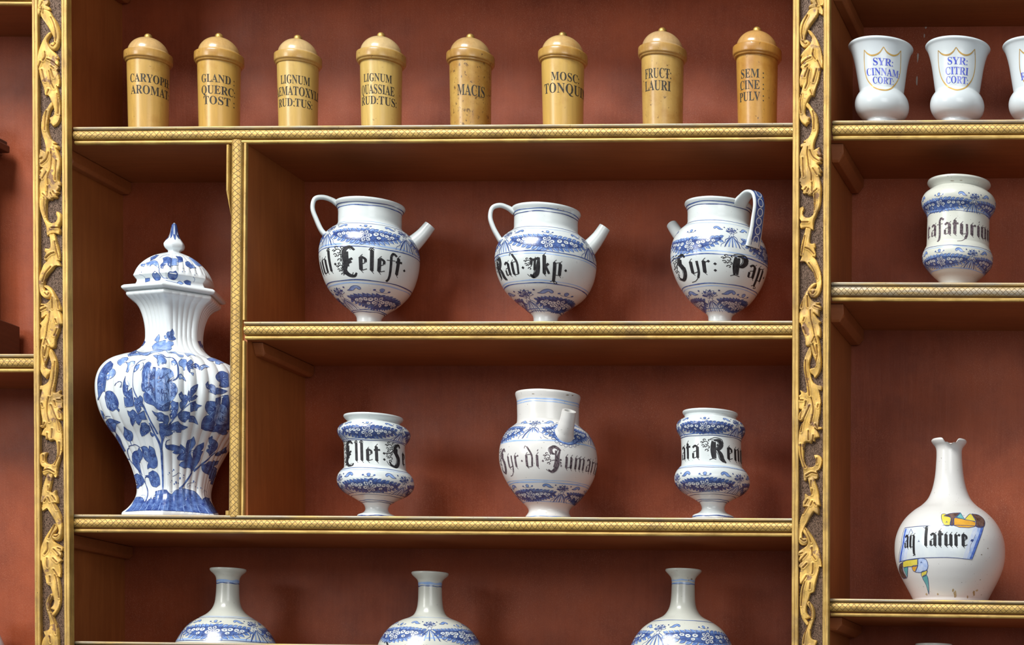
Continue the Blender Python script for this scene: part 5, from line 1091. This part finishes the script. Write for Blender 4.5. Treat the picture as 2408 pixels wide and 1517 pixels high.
TV1 = lambda L: [(215 + a / 7.583, 810 + b / 7.583) for a, b in L]; TV2 = lambda L: [(370 + a / 7.583, 810 + b / 7.583) for a, b in L]
TV3 = lambda L: [(215 + a / 7.053, 1000 + b / 7.053) for a, b in L]; TV4 = lambda L: [(370 + a / 7.053, 1000 + b / 7.053) for a, b in L]
TL5 = lambda L: [(280 + a / 7.585, 515 + b / 7.585) for a, b in L]; TN6 = lambda L: [(280 + a / 9.262, 690 + b / 9.262) for a, b in L]
VPOLY = [  # (frame, paint, outline)
 (TV1,'blue',[(340,300),(390,350),(370,420),(270,540),(265,640),(240,830),(200,850),(150,940),(118,1000),(108,880),(104,720),(122,580),(190,440),(270,345)]),
 (TV1,'wash',[(370,420),(420,460),(435,510),(400,570),(340,610),(280,640),(265,560),(300,480)]), (TV1,'wash',[(470,300),(560,240),(640,230),(660,260),(600,320),(510,380),(465,340)]),
 (TV1,'wash',[(650,180),(740,150),(880,160),(1060,140),(1000,200),(900,190),(760,200),(660,215)]), (TV1,'wash',[(610,315),(660,330),(720,300),(775,300),(770,360),(710,400),(680,440),(650,500),(620,490),(640,420),(650,370)]),
 (TV1,'wash',[(770,400),(850,350),(870,370),(820,450),(760,500)]), (TV1,'wash',[(880,340),(930,330),(920,400),(870,470),(865,400)]),
 (TV1,'blue',[(610,565),(600,640),(620,720),(650,730),(650,790),(640,840),(690,810),(720,770),(730,850),(740,920),(750,1010),(750,1100),(690,1110),(600,1120),(590,1060),(580,940),(640,960),(580,890),(560,800),(570,680)]),
 (TV1,'blue',[(760,940),(820,970),(870,910),(915,960),(910,1060),(930,1120),(870,1100),(890,1150),(860,1200),(830,1240),(790,1150),(760,1050)]),
 (TV1,'blue',[(640,1180),(690,1200),(740,1160),(780,1190),(830,1250),(900,1200),(940,1180),(960,1270),(990,1340),(900,1340),(850,1440),(810,1400),(790,1340),(740,1460),(700,1400),(690,1310),(660,1260)]),
 (TV1,'blue',[(890,1400),(960,1390),(1000,1430),(1060,1530),(980,1600),(900,1640),(870,1560),(880,1450)]),
 (TV1,'blue',[(255,850),(300,830),(370,840),(420,890),(460,960),(485,1050),(470,1130),(500,1160),(490,1200),(440,1150),(380,1190),(330,1170),(290,1130),(260,1020),(245,930)]), (TV1,'lite',[(260,990),(330,1030),(350,1090),(310,1110),(270,1060)]), (TV1,'lite',[(360,1040),(420,1050),(440,1110),(390,1150),(350,1120)]),
 (TV1,'blue',[(330,1320),(400,1340),(520,1385),(440,1430),(430,1560),(330,1540),(280,1480),(262,1420),(262,1360)]), (TV1,'blue',[(168,1170),(200,1200),(230,1290),(226,1340),(185,1235)]),
 (TV1,'blue',[(1020,310),(1070,340),(1080,400),(1200,420),(1320,420),(1440,470),(1300,560),(1320,650),(1400,1000),(1380,1180),(1300,1190),(1180,1160),(1110,1090),(1000,1050),(950,1010),(935,880),(960,850),(910,830),(890,740),(910,640),(905,520),(930,420),(970,340)]),
 (TV1,'lite',[(1000,400),(1080,440),(1180,430),(1270,470),(1300,640),(1290,1050),(1200,1080),(1120,1020),(1040,900),(960,820),(945,700),(955,560),(975,450)]),
 (TV1,'navy',[(1060,510),(1130,580),(1250,590),(1289,540),(1289,610),(1150,620),(1080,580)]), (TV1,'navy',[(1010,660),(1060,700),(1110,790),(1090,830),(1030,760)]),
 (TV1,'wash',[(1100,200),(1170,190),(1240,210),(1300,260),(1320,330),(1210,380),(1180,340),(1200,290),(1160,250)]), (TV1,'blue',[(1080,1180),(1160,1220),(1240,1210),(1300,1250),(1300,1370),(1220,1370),(1165,1340),(1210,1310),(1140,1270)]),
 (TV2,'lite',[(60,430),(130,460),(200,430),(270,470),(300,560),(240,600),(180,640),(300,690),(350,780),(350,860),(300,960),(250,1010),(180,1040),(100,1090),(40,1080),(60,760)]), (TV2,'blue',[(300,690),(330,730),(358,800),(345,870),(300,930),(250,900),(280,800),(250,720)]),
 (TV2,'blue',[(0,1050),(90,1100),(190,1030),(220,1080),(190,1140),(130,1150),(120,1190),(60,1160),(0,1160)]), (TV2,'navy',[(80,790),(112,820),(112,885),(60,870),(60,820)]),
 (TV2,'wash',[(0,200),(60,180),(110,220),(160,290),(150,350),(100,320),(40,390),(0,370)]), (TV2,'wash',[(250,300),(310,280),(340,340),(310,375),(260,370)]),
 (TV2,'wash',[(380,320),(430,260),(510,270),(530,340),(520,400),(470,480),(450,410),(390,380)]), (TV2,'blue',[(510,350),(560,300),(600,270),(640,320),(600,380),(650,440),(585,430),(580,510),(530,440)]), (TV2,'blue',[(590,400),(680,335),(740,380),(760,460),(680,420)]), (TV2,'wash',[(760,390),(840,360),(925,405),(840,420),(780,465)]), (TV2,'wash',[(590,500),(650,510),(635,560)]),
 (TV2,'wash',[(200,150),(300,130),(380,180),(460,190),(460,230),(390,220),(330,170)]), (TV2,'wash',[(480,155),(600,160),(690,215),(600,190),(540,220)]), (TV2,'wash',[(380,550),(420,520),(460,570),(490,610),(505,660),(440,610),(390,620)]),
 (TV2,'blue',[(720,710),(715,760),(690,840),(640,890),(600,960),(590,900),(590,800),(640,745)]), (TV2,'blue',[(560,820),(590,880),(590,980),(570,1030),(540,960),(545,870)]), (TV2,'blue',[(600,960),(680,900),(720,920),(680,970),(600,1010)]),
 (TV2,'blue',[(380,890),(430,840),(460,900),(510,900),(540,950),(530,1030),(480,1110),(430,1160),(400,1100),(400,1040),(440,1010),(400,950)]), (TV2,'blue',[(590,1040),(680,1010),(700,1060),(795,1090),(720,1130),(700,1180),(640,1190),(590,1210)]),
 (TV2,'blue',[(230,1060),(270,1000),(330,1030),(370,1030),(375,1110),(360,1190),(320,1290),(240,1330),(220,1250),(260,1220),(220,1170),(260,1110)]), (TV2,'blue',[(380,1220),(480,1190),(580,1210),(580,1330),(530,1340),(490,1390),(430,1370),(370,1290)]), (TV2,'blue',[(580,1270),(650,1280),(690,1340),(725,1430),(640,1390),(560,1380)]),
 (TV2,'blue',[(0,1230),(60,1230),(110,1250),(190,1270),(210,1330),(180,1440),(110,1400),(90,1340),(30,1370),(0,1330)]), (TV2,'blue',[(30,1410),(110,1400),(170,1480),(300,1390),(370,1370),(430,1430),(545,1470),(460,1520),(300,1530),(60,1500)]),
 (TV2,'blue',[(880,1020),(940,1010),(1030,1020),(1036,1060),(1040,960),(1110,940),(1180,910),(1260,900),(1290,1100),(1290,1517),(1000,1560),(780,1500),(790,1390),(850,1280),(930,1260),(870,1190),(850,1110)]), (TV2,'lite',[(1060,1070),(1150,1070),(1230,1130),(1250,1400),(1120,1430),(1030,1400),(1010,1340),(1040,1180)]),
 (TV2,'blue',[(1040,560),(1100,490),(1170,480),(1260,520),(1270,750),(1180,770),(1100,740),(1120,680),(1050,620)]), (TV2,'blue',[(860,710),(905,655),(910,720),(960,710),(1020,740),(1040,830),(1040,900),(960,860),(915,850),(950,810),(880,780)]), (TV2,'blue',[(1050,770),(1130,790),(1250,830),(1160,880),(1050,890)]), (TV2,'wash',[(880,260),(960,240),(1060,260),(1150,310),(1100,360),(1040,350),(1030,300),(940,300)]),
 (TV3,'blue',[(540,20),(600,70),(670,110),(690,180),(680,250),(630,265),(570,230),(535,160),(545,90)]), (TV3,'blue',[(390,105),(430,150),(480,220),(520,330),(570,420),(540,440),(485,380),(440,290),(410,210),(410,160)]),
 (TV3,'blue',[(680,480),(720,430),(770,420),(790,370),(830,430),(850,530),(800,620),(820,760),(850,830),(770,740),(700,650),(680,570)]), (TV3,'blue',[(820,370),(870,345),(920,360),(950,400),(960,340),(1040,390),(1060,460),(1095,580),(1090,680),(1040,720),(970,700),(930,730),(930,670),(950,620),(890,570),(850,490),(840,420)]), (TV3,'lite',[(880,420),(930,440),(950,540),(910,520),(880,470)]), (TV3,'navy',[(1000,490),(1050,480),(1060,520),(1010,530)]),
 (TV3,'blue',[(710,830),(760,800),(830,840),(880,900),(860,980),(800,1020),(780,1050),(736,1045),(724,950)]), (TV3,'blue',[(950,790),(1020,750),(1090,790),(1130,870),(1140,980),(1080,1030),(1010,1010),(970,930),(950,850)]),
 (TV3,'blue',[(820,10),(960,0),(980,80),(900,100),(860,150),(840,80)]), (TV3,'blue',[(980,110),(1050,160),(1010,190),(980,150)]),
 (TV3,'blue',[(710,1240),(740,1200),(800,1190),(860,1210),(880,1270),(960,1230),(1060,1190),(1060,1100),(1140,1080),(1220,1070),(1260,1130),(1300,1150),(1300,1420),(900,1415),(560,1435),(630,1380),(680,1310)]),
 (TV4,'blue',[(30,0),(330,0),(500,40),(400,80),(390,120),(320,120),(300,80),(230,90),(255,140),(180,180),(120,170),(100,250),(80,330),(60,200),(30,120),(40,70)]),
 (TV4,'blue',[(600,185),(620,240),(630,310),(570,390),(550,450),(570,520),(590,560),(590,440),(620,390),(660,340),(720,310),(770,285),(765,370),(720,430),(760,430),(720,510),(710,560),(680,620),(610,720),(560,790),(550,720),(500,700),(460,720),(400,690),(355,665),(400,610),(470,590),(340,575),(325,540),(370,480),(450,450),(320,480),(250,455),(290,420),(200,410),(140,370),(130,310),(160,330),(240,320),(370,350),(385,315),(440,360),(470,390),(480,310),(500,250),(560,230)]),
 (TV4,'blue',[(850,210),(910,175),(910,230),(960,250),(1000,300),(990,380),(940,440),(860,510),(850,470),(810,430),(820,400),(860,390),(835,340),(870,320),(850,260)]), (TV4,'blue',[(960,470),(1060,420),(1130,360),(1150,450),(1000,510),(950,500)]),
 (TV4,'blue',[(730,660),(800,640),(860,600),(920,610),(930,580),(1000,640),(940,680),(990,730),(970,850),(1000,900),(990,980),(930,990),(860,960),(850,880),(860,820),(800,800),(740,750)]),
 (TV4,'blue',[(120,1080),(150,1070),(200,1130),(240,1150),(300,1080),(330,1070),(430,1050),(520,1070),(620,1100),(680,1160),(740,1240),(790,1190),(840,1220),(900,1300),(960,1390),(1000,1450),(900,1470),(600,1445),(300,1425),(120,1420)]),
 (TV4,'blue',[(730,0),(1140,0),(1150,150),(1080,160),(1000,110),(880,90),(800,90),(740,60)]),
 (TN6,'blue',[(1030,880),(1060,840),(1120,830),(1160,765),(1200,870),(1180,920),(1240,990),(1190,1020),(1100,1020),(1060,980)]), (TN6,'wash',[(980,930),(1020,910),(1050,980),(1000,990)]), (TN6,'wash',[(770,1020),(830,940),(870,890),(890,960),(850,1080),(800,1040)]),
 (TN6,'wash',[(720,1150),(800,1080),(900,1050),(1000,1020),(1100,1040),(1180,1060),(1190,1120),(1130,1160),(1150,1200),(1100,1240),(900,1230),(740,1240)]), (TN6,'blue',[(548,1020),(580,1060),(520,1140),(470,1160),(515,1080)]), (TN6,'wash',[(390,1265),(500,1290),(640,1280),(720,1255),(860,1235),(1000,1250),(900,1275),(760,1290),(600,1350),(480,1340)]),
 (TN6,'blue',[(1710,1050),(1770,1040),(1810,1130),(1900,1160),(1960,1260),(2000,1320),(1900,1290),(1780,1140)]), (TN6,'blue',[(330,1255),(385,1205),(375,1290),(240,1360),(230,1310)]),
]
VLINE = [(TV1,'blue',[(960,270),(880,290),(800,360),(750,480),(735,620),(740,760),(780,880),(830,970),(900,1050),(960,1170),(1020,1300),(1080,1420),(1180,1600)],[.0010,.0018,.0022,.0024,.0030,.0036,.0042]), (TV1,'navy',[(240,1320),(300,1280),(335,1290)],.0012), (TV1,'navy',[(410,740),(440,690),(500,660),(540,690),(510,770)],.0007),
 (TV2,'blue',[(0,160),(80,180),(150,230),(250,235),(320,290),(360,380),(370,480),(365,570),(310,630),(200,660)],[.0012,.0020,.0024,.0024,.0014]), (TV2,'blue',[(590,1040),(480,1130),(380,1230),(270,1350),(200,1460),(150,1600)],[.0008,.0018,.0024,.0032,.0042]),
 (TV3,'blue',[(530,450),(560,520),(640,580),(700,650),(780,760),(840,850),(890,950),(930,1060),(930,1180),(890,1280)],[.0016,.0026,.0030,.0036,.0044,.0052]), (TV3,'navy',[(640,570),(605,470),(610,390),(660,335),(740,325),(810,370)],.0018), (TV3,'blue',[(940,850),(890,880),(890,960)],.0022), (TV3,'blue',[(640,265),(660,320)],.0012),
 (TV3,'blue',[(960,-40),(1040,130),(1120,280),(1160,420),(1170,600),(1180,800),(1180,1090)],[.0040,.0052,.0060,.0062,.0062,.0062]), (TV4,'blue',[(85,160),(75,330),(60,450)],.0046), (TV4,'navy',[(205,240),(150,265),(135,320)],.0014),
 (TV4,'blue',[(600,760),(700,680),(800,600),(900,500),(960,450)],[.0056,.0048,.0040,.0024]), (TV4,'blue',[(575,780),(500,900),(420,1010),(360,1060)],[.0052,.0050,.0054]), (TV2,'wash',[(0,100),(140,110),(200,150),(330,130),(480,160)],.0012), (TV4,'navy',[(250,850),(310,820),(350,790),(380,800)],.0007), (TV4,'navy',[(490,1040),(490,980),(540,960),(600,950)],.0007)]
r0 = .13; A = Art()
for fr, pn, P in VPOLY:
    C2 = trace(vb, smooth_poly(fr(P), 3, 128), r0); A.poly(pn, C2, .0042)
    if pn in ('blue', 'wash'): A.line('navy', C2, .0008, sm=0, closed=True)
    if pn in ('blue', 'lite') and len(P) > 4:     # veins and petal strokes
        c = C2.mean(0); rn = random.Random(len(P) + int(c[0] * 1e5)); big = np.ptp(C2, 0).max()
        for q in C2[::max(1, len(C2) // (22 if pn == 'lite' else 15))]:
            e = c + (q - c) * rn.uniform(.74, .92); d_ = e - c; m_ = (c + e) / 2 + np.array([-d_[1], d_[0]]) * rn.uniform(-.22, .22); b_ = c + (q - c) * rn.uniform(.15, .45)
            A.line('navy' if (pn == 'lite' or rn.random() < .4) else 'lite', [b_, m_, e], [min(.0016, big * .035), .0006, .0003])
for fr, pn, P, w in VLINE: C2 = trace(vb, fr(P), r0); A.line(pn, C2, w, sm=6); A.line('navy', C2 + np.array([.0012, 0]), .0006, sm=6)
for (x, y, rr) in [(270,740,20),(250,760,14),(200,790,18),(178,815,10),(375,880,26),(440,830,18),(430,870,12),(310,950,30),(280,975,20),(345,960,18),(240,920,14),(220,945,9),(600,930,22),(630,950,12),(540,1000,18),(520,1020,14),(630,1020,16),(665,1040,14),(720,1040,18),(745,1055,12),(770,1090,12),(755,1110,8)]:
    c = trace(vb, TV4([(x, y)]), r0)[0]; A.disc('blue', c, rr / 7.053 * .00075, rr / 7.053 * .00062, x, 9)
# broad light strokes in the painted ground at the foot follow the ribs
for k in range(-14, 15):
    phk = PH0 + (k + .5) * PI / 18; a0_, a1_ = vb.amid(1208), vb.amid(1176)
    if abs(phk - vb.phic) < 1.25: A.line('lite', [((phk - vb.phic) * r0, a0_ + (a1_ - a0_) * t_) for t_ in (.1, .4, .75)], [.0010, .0026, .0008])
VN = dict(NAMES); VN['blue'] = 'painted_flowers'
A.build(vb, lambda v: (vb.phic + v[:, 0] / r0, v[:, 1]), vz, OFFS, VN)
LPOLY = [('blue',[(570,690),(650,655),(710,645),(650,700),(560,750)]), ('wash',[(480,790),(560,760),(620,740),(690,770),(710,880),(660,840),(600,810),(530,860)]), ('wash',[(400,810),(470,800),(460,850),(390,840)]), ('blue',[(780,700),(860,675),(930,700),(920,870),(840,800),(790,850),(790,890),(730,870),(740,820),(790,770)]), ('wash',[(940,700),(1040,720),(1060,830),(980,830),(920,840)]), ('blue',[(1010,665),(1120,685),(1140,760),(1060,780),(1050,720)]),
 ('blue',[(590,990),(640,930),(740,1020),(730,1090),(660,1100),(620,1060)]), ('blue',[(470,1060),(550,1050),(550,1110),(470,1130)]), ('blue',[(1180,770),(1240,760),(1300,850),(1300,890),(1190,830)]), ('wash',[(1290,800),(1370,870),(1310,880)]), ('blue',[(1150,1120),(1210,1090),(1280,1120),(1270,1180),(1180,1160)]), ('wash',[(1030,1140),(1080,1110),(1150,1150),(1100,1170)]), ('wash',[(1240,690),(1330,700),(1430,790),(1480,830),(1400,840),(1310,760)]),
 ('blue',[(880,960),(910,940),(960,945),(1010,925),(1045,980),(1040,1030),(1000,1080),(950,1085),(900,1060),(872,1010)])]
A = Art(); r1 = .08
for pn, P in LPOLY:
    C2 = trace(vl, smooth_poly(TL5(P), 3, 110), r1); A.poly(pn, C2, .0036); A.line('navy', C2, .0007, sm=0, closed=True)
for P, w in (([(720,880),(722,960),(790,1050),(870,1060)],.0016), ([(360,985),(440,1020),(470,1060)],.0007), ([(810,1090),(900,1110),(1030,1140)],.0010), ([(1320,1030),(1350,1080),(1330,1130)],.0008), ([(980,840),(985,890)],.0008), ([(720,700),(800,650),(900,640)],.0012)): A.line('blue', trace(vl, TL5(P), r1), w, sm=5)
for (x, y) in [(330,840),(380,870),(360,910),(440,850),(1140,880),(1130,940),(1180,940),(1270,940),(1360,910),(1380,970),(1350,1000),(1500,890),(1520,910),(1540,930),(400,950)]: A.disc('blue', trace(vl, TL5([(x, y)]), r1)[0], .0011, .0009, 0, 8)
A.build(vl, lambda v: (vl.phic + v[:, 0] / r1, v[:, 1]), vlo, OFFS, VN)
A = Art(); az_ = lambda y: float(vf.A[np.argmin(np.abs(vf.P[:, 1] - zrow(y)))]); at_, ab_ = az_(527), az_(566)
for k in range(10):
    pk = k * 2 * PI / 10; A.line('navy' if k % 3 else 'blue', [(pk * .016, at_), (pk * .016, (at_ + ab_) / 2), (pk * .016 + .001, ab_ + (.002 if k % 2 else -.002))], [.0110, .0105, .0095, .0016], sm=8)
A.build(vf, lambda v: (vf.phic + v[:, 0] / .016, v[:, 1]), vlo, OFFS, {'navy': 'blue_streak', 'blue': 'blue_streak'})

# ================================================================== round flask with the ribbon banner
fl = turned((2231.8, 1039), (2235, 1409), .10, [('c', 41, 1036.5), (41.8, 1039), (38.5, 1045), (33.5, 1051), (30.6, 1058), (30, 1070), (31.2, 1092), (33.8, 1119), (38, 1141), (43.5, 1159), (52, 1176), (66, 1190.5), (85, 1204), (104, 1222), (118, 1243), (127.5, 1269), (130, 1292), (128.5, 1318), (122.5, 1342), (113, 1364), (103, 1383), (93.5, 1401), ('c', 88, 1412), ('c', 87, None)], ZR3, .005, .09)
ft = thing('banner_flask', 'round white flask with broken rim and ribbon banner lettered aq lature', 'flask', (fl.Xc, fl.Yc, fl.zb))
fo = fl.mesh('body', WHITEW, ft, 160)
# two bites out of the rim
me = fo.data; zt = fl.P[:, 1].max()
for v_ in me.vertices:
    dx_, dy_ = v_.co.x - fl.Xc - fl.lean * (v_.co.z - fl.z0), v_.co.y - fl.Yc; an = math.atan2(dx_, -dy_) - fl.phic
    an = (an + PI) % (2 * PI) - PI
    cut = .0125 * math.exp(-((an - .10) / .42) ** 4) * (1 + .15 * math.sin(an * 17)) + .004 * math.exp(-((an + 1.9) / .3) ** 2)
    lim = zt - cut
    if v_.co.z > lim: v_.co.z = lim + (v_.co.z - lim) * .06
PAINT.update({'yel': mat_paint('yellow_enamel', (.62, .52, .06), (.70, .60, .10), 60), 'ora': mat_paint('orange_enamel', (.62, .30, .03), (.70, .38, .05), 60), 'teal': mat_paint('turquoise_enamel', (.07, .30, .33), (.16, .42, .42), 60), 'brn': mat_paint('manganese_brown', (.075, .040, .030), (.18, .11, .09), 90), 'cob': mat_paint('cobalt_shade', (.05, .10, .46), (.12, .22, .60), 160), 'lav': mat_paint('pale_cobalt_shade', (.30, .42, .72), (.50, .60, .80), 90), 'nvy': NAVY, 'ice': mat_paint('faint_cobalt_shade', (.50, .58, .74), (.60, .66, .76), 120), 'rust': mat_paint('brown_stain', (.30, .22, .10), (.48, .40, .25), 120, .4)})
for k, v_ in {'yel': .0003, 'ora': .00034, 'teal': .0003, 'brn': .00036, 'cob': .00034, 'lav': .00028, 'nvy': .0005, 'ice': .00023, 'rust': .0002, 'white': .00020}.items(): OFFS[k] = v_
FN = dict(NAMES); FN.update({'yel': 'yellow_fold', 'ora': 'orange_fold', 'teal': 'turquoise_fold', 'brn': 'brown_fold', 'cob': 'blue_shading', 'lav': 'pale_blue_shading', 'ice': 'pale_blue_shading', 'nvy': 'banner_outline', 'rust': 'brown_stain', 'white': 'banner'})
TF = lambda L: [(2050 + a / 2.933, 1000 + b / 2.933) for a, b in L]
A = Art(); r2 = .11
FP = [('white',[(228,710),(400,694),(600,691),(770,700),(740,790),(690,928),(600,917),(520,912),(320,918),(188,945),(205,830)]), ('yel',[(480,620),(500,612),(545,640),(540,690),(500,690)]), ('brn',[(497,626),(540,610),(610,605),(585,628),(567,645),(565,690),(540,690),(545,640)]), ('teal',[(612,605),(640,650),(580,640)]), ('ora',[(570,640),(640,652),(715,672),(710,700),(565,692)]), ('yel',[(640,650),(680,612),(718,665),(660,655)]), ('brn',[(688,612),(740,622),(778,660),(770,703),(716,699),(718,662)]),
 ('brn',[(194,962),(216,945),(216,1000),(243,1052),(218,1056),(192,1012)]), ('yel',[(216,942),(320,922),(315,968),(250,975),(220,980)]), ('ora',[(280,972),(320,966),(300,1010),(284,1000)]), ('lav',[(320,922),(375,926),(385,990),(340,1015),(300,1012),(316,970)]), ('yel',[(345,1010),(385,1002),(370,1038),(347,1045)]), ('teal',[(350,1046),(378,1032),(393,1105),(394,1165),(375,1100)]), ('teal',[(222,984),(250,976),(246,1050)])]
for pn, P in FP:
    C2 = trace(fl, TF(P) if pn == 'white' else smooth_poly(TF(P), 3), r2); A.line('nvy', C2, .0011, sm=0, closed=True)
    A1 = Art(); A1.poly(pn, C2, .0045); A1.build(fl, lambda v: (fl.phic + v[:, 0] / r2, v[:, 1]), ft, OFFS, FN)
for i in range(16):   # brushed blue shading at both ends of the banner
    k = i / 15; pn = 'cob' if i < 4 else 'lav' if i < 9 else 'ice'
    A.line(pn, trace(fl, TF([(233 + 40 * k, 714), (213 + 42 * k, 820), (194 + 44 * k, 940)]), r2), [.0016, .0014, .0018], sm=6)
    A.line(pn, trace(fl, TF([(766 - 62 * k, 706), (732 - 66 * k, 815), (690 - 60 * k, 922)]), r2), [.0018, .0022, .0022], sm=6)
A.line('nvy', trace(fl, TF([(715, 755), (700, 790), (680, 830), (676, 868)]), r2), .0005, sm=5); c = trace(fl, TF([(692, 795)]), r2)[0]; A.disc('nvy', c, .0042, .0030, .4, 4)
for (x, y) in ((517, 668), (342, 945), (325, 800)):
    c = trace(fl, TF([(x, y)]), r2)[0]
    for t_ in (PI / 2, PI * 7 / 6, -PI / 6): A.line('nvy', [c, c + np.array([math.cos(t_), math.sin(t_)]) * .003], [.0014, .0003])
A.line('nvy', trace(fl, TF([(258, 745), (272, 716), (286, 748)]), r2), .0010, sm=0); A.line('nvy', trace(fl, TF([(356, 702), (370, 712), (386, 700)]), r2), .0009)
for (x0, y0, w, h, sd_) in ((575, 1165, 14, 30, 1), (560, 1140, 8, 14, 2), (705, 1160, 10, 26, 3), (725, 1140, 12, 8, 4), (378, 1165, 8, 10, 5), (455, 1165, 8, 8, 6), (660, 1185, 7, 14, 7)):
    rn = random.Random(sd_); A.poly('rust', trace(fl, TF([(x0 + w * math.cos(t_) * rn.uniform(.5, 1), y0 + h * math.sin(t_) * rn.uniform(.6, 1)) for t_ in np.linspace(0, 2 * PI, 9, endpoint=False)]), r2), .005)
for (x0, y0) in ((748, 1066), (757, 893), (755, 1170), (800, 850)):
    c = trace(fl, TF([(x0, y0)]), r2)[0]; A.disc('chip', c, .0016, .0009, .4, 7)
A.build(fl, lambda v: (fl.phic + v[:, 0] / r2, v[:, 1]), ft, OFFS, FN)
OFFS['ink'] = .0006; OFFS['white'] = .0004
def flask_text(text, xl, xr, yb_, yt_): hand_line(fl, ft, text, xl, xr, yb_, yt_, 'ink', .24)
flask_text('aq', 2126, 2153, 1289, 1259); flask_text('lature', 2172, 2277, 1285, 1255)

# ================================================================== dark wooden case at the left edge
cz = ZL2(-1.05); ytop = float(pix(0, 262, .05)[2])
def px_x(px, py, Y): return float(pix(px, py, Y)[0])
cs = thing('wooden_case', 'dark wooden case with stepped cornice and plinth at the picture edge', 'case', (-1.25, .09, cz))
def case_box(name, x1, y0, y1, z0, z1, m, dx=.30, bv=.002):
    v, f = box_verts(-1.16 - dx, x1, y0, y1, z0, z1); o = obj(name, v, f, m, cs); bevel(o, bv); return o
yb_ = .168; xp = px_x(47.2, 800, yb_)
zpl = float(pix(47.2, 768.5, yb_)[2])
case_box('plinth', xp, .030, yb_, cz + .004, zpl, DARKWOOD, .26)
case_box('plinth_moulding', xp - .022, .012, .150, cz, cz + .010, BLACKM, .26, .004)
xb_ = xp - .050; zc = float(pix(10, 346, .10)[2])
case_box('case_body', xb_, .098, .158, zpl, zc, DARKWOOD, .22)
zz = [zc, float(pix(10, 340, .10)[2]), float(pix(10, 322, .10)[2]), float(pix(10, 312, .10)[2])]
xc_ = px_x(24, 325, .160)
case_box('cornice_step', xc_ - .016, .088, .160, zz[0], zz[1], DARKWOOD, .24); case_box('cornice', xc_, .074, .160, zz[1], zz[2], DARKWOOD, .26, .003); case_box('cornice_fillet', xc_ - .006, .080, .160, zz[2], zz[3], BLACKM, .25)
case_box('cresting', xc_ - .030, .100, .150, zz[3], float(pix(3, 262, .10)[2]), DARKWOOD, .2, .012)
# white pot whose shoulder just shows in the lower corner
sp_ = turned((-55, 1500), (-55, 1640), .09, [('c', 50, 1440), (48, 1452), (44, 1464), (50, 1478), (58, 1496), (68, 1520), (74, 1560), (66, 1600), ('c', 50, 1640), ('c', 50, None)], lambda X: ZL2(X) - .73, .005, .05)
st_ = thing('white_pot', 'white pot whose shoulder just shows at the lower corner of the picture', 'pot', (sp_.Xc, sp_.Yc, sp_.zb)); sp_.mesh('body', CUPW, st_, 96)
shelf('L3', 'lower gilded shelf of the bay with the dark wooden case', XL0, Xp(83, 1640), XL0, -.985, lambda X: ZL2(X) - .73, .037, YBL)
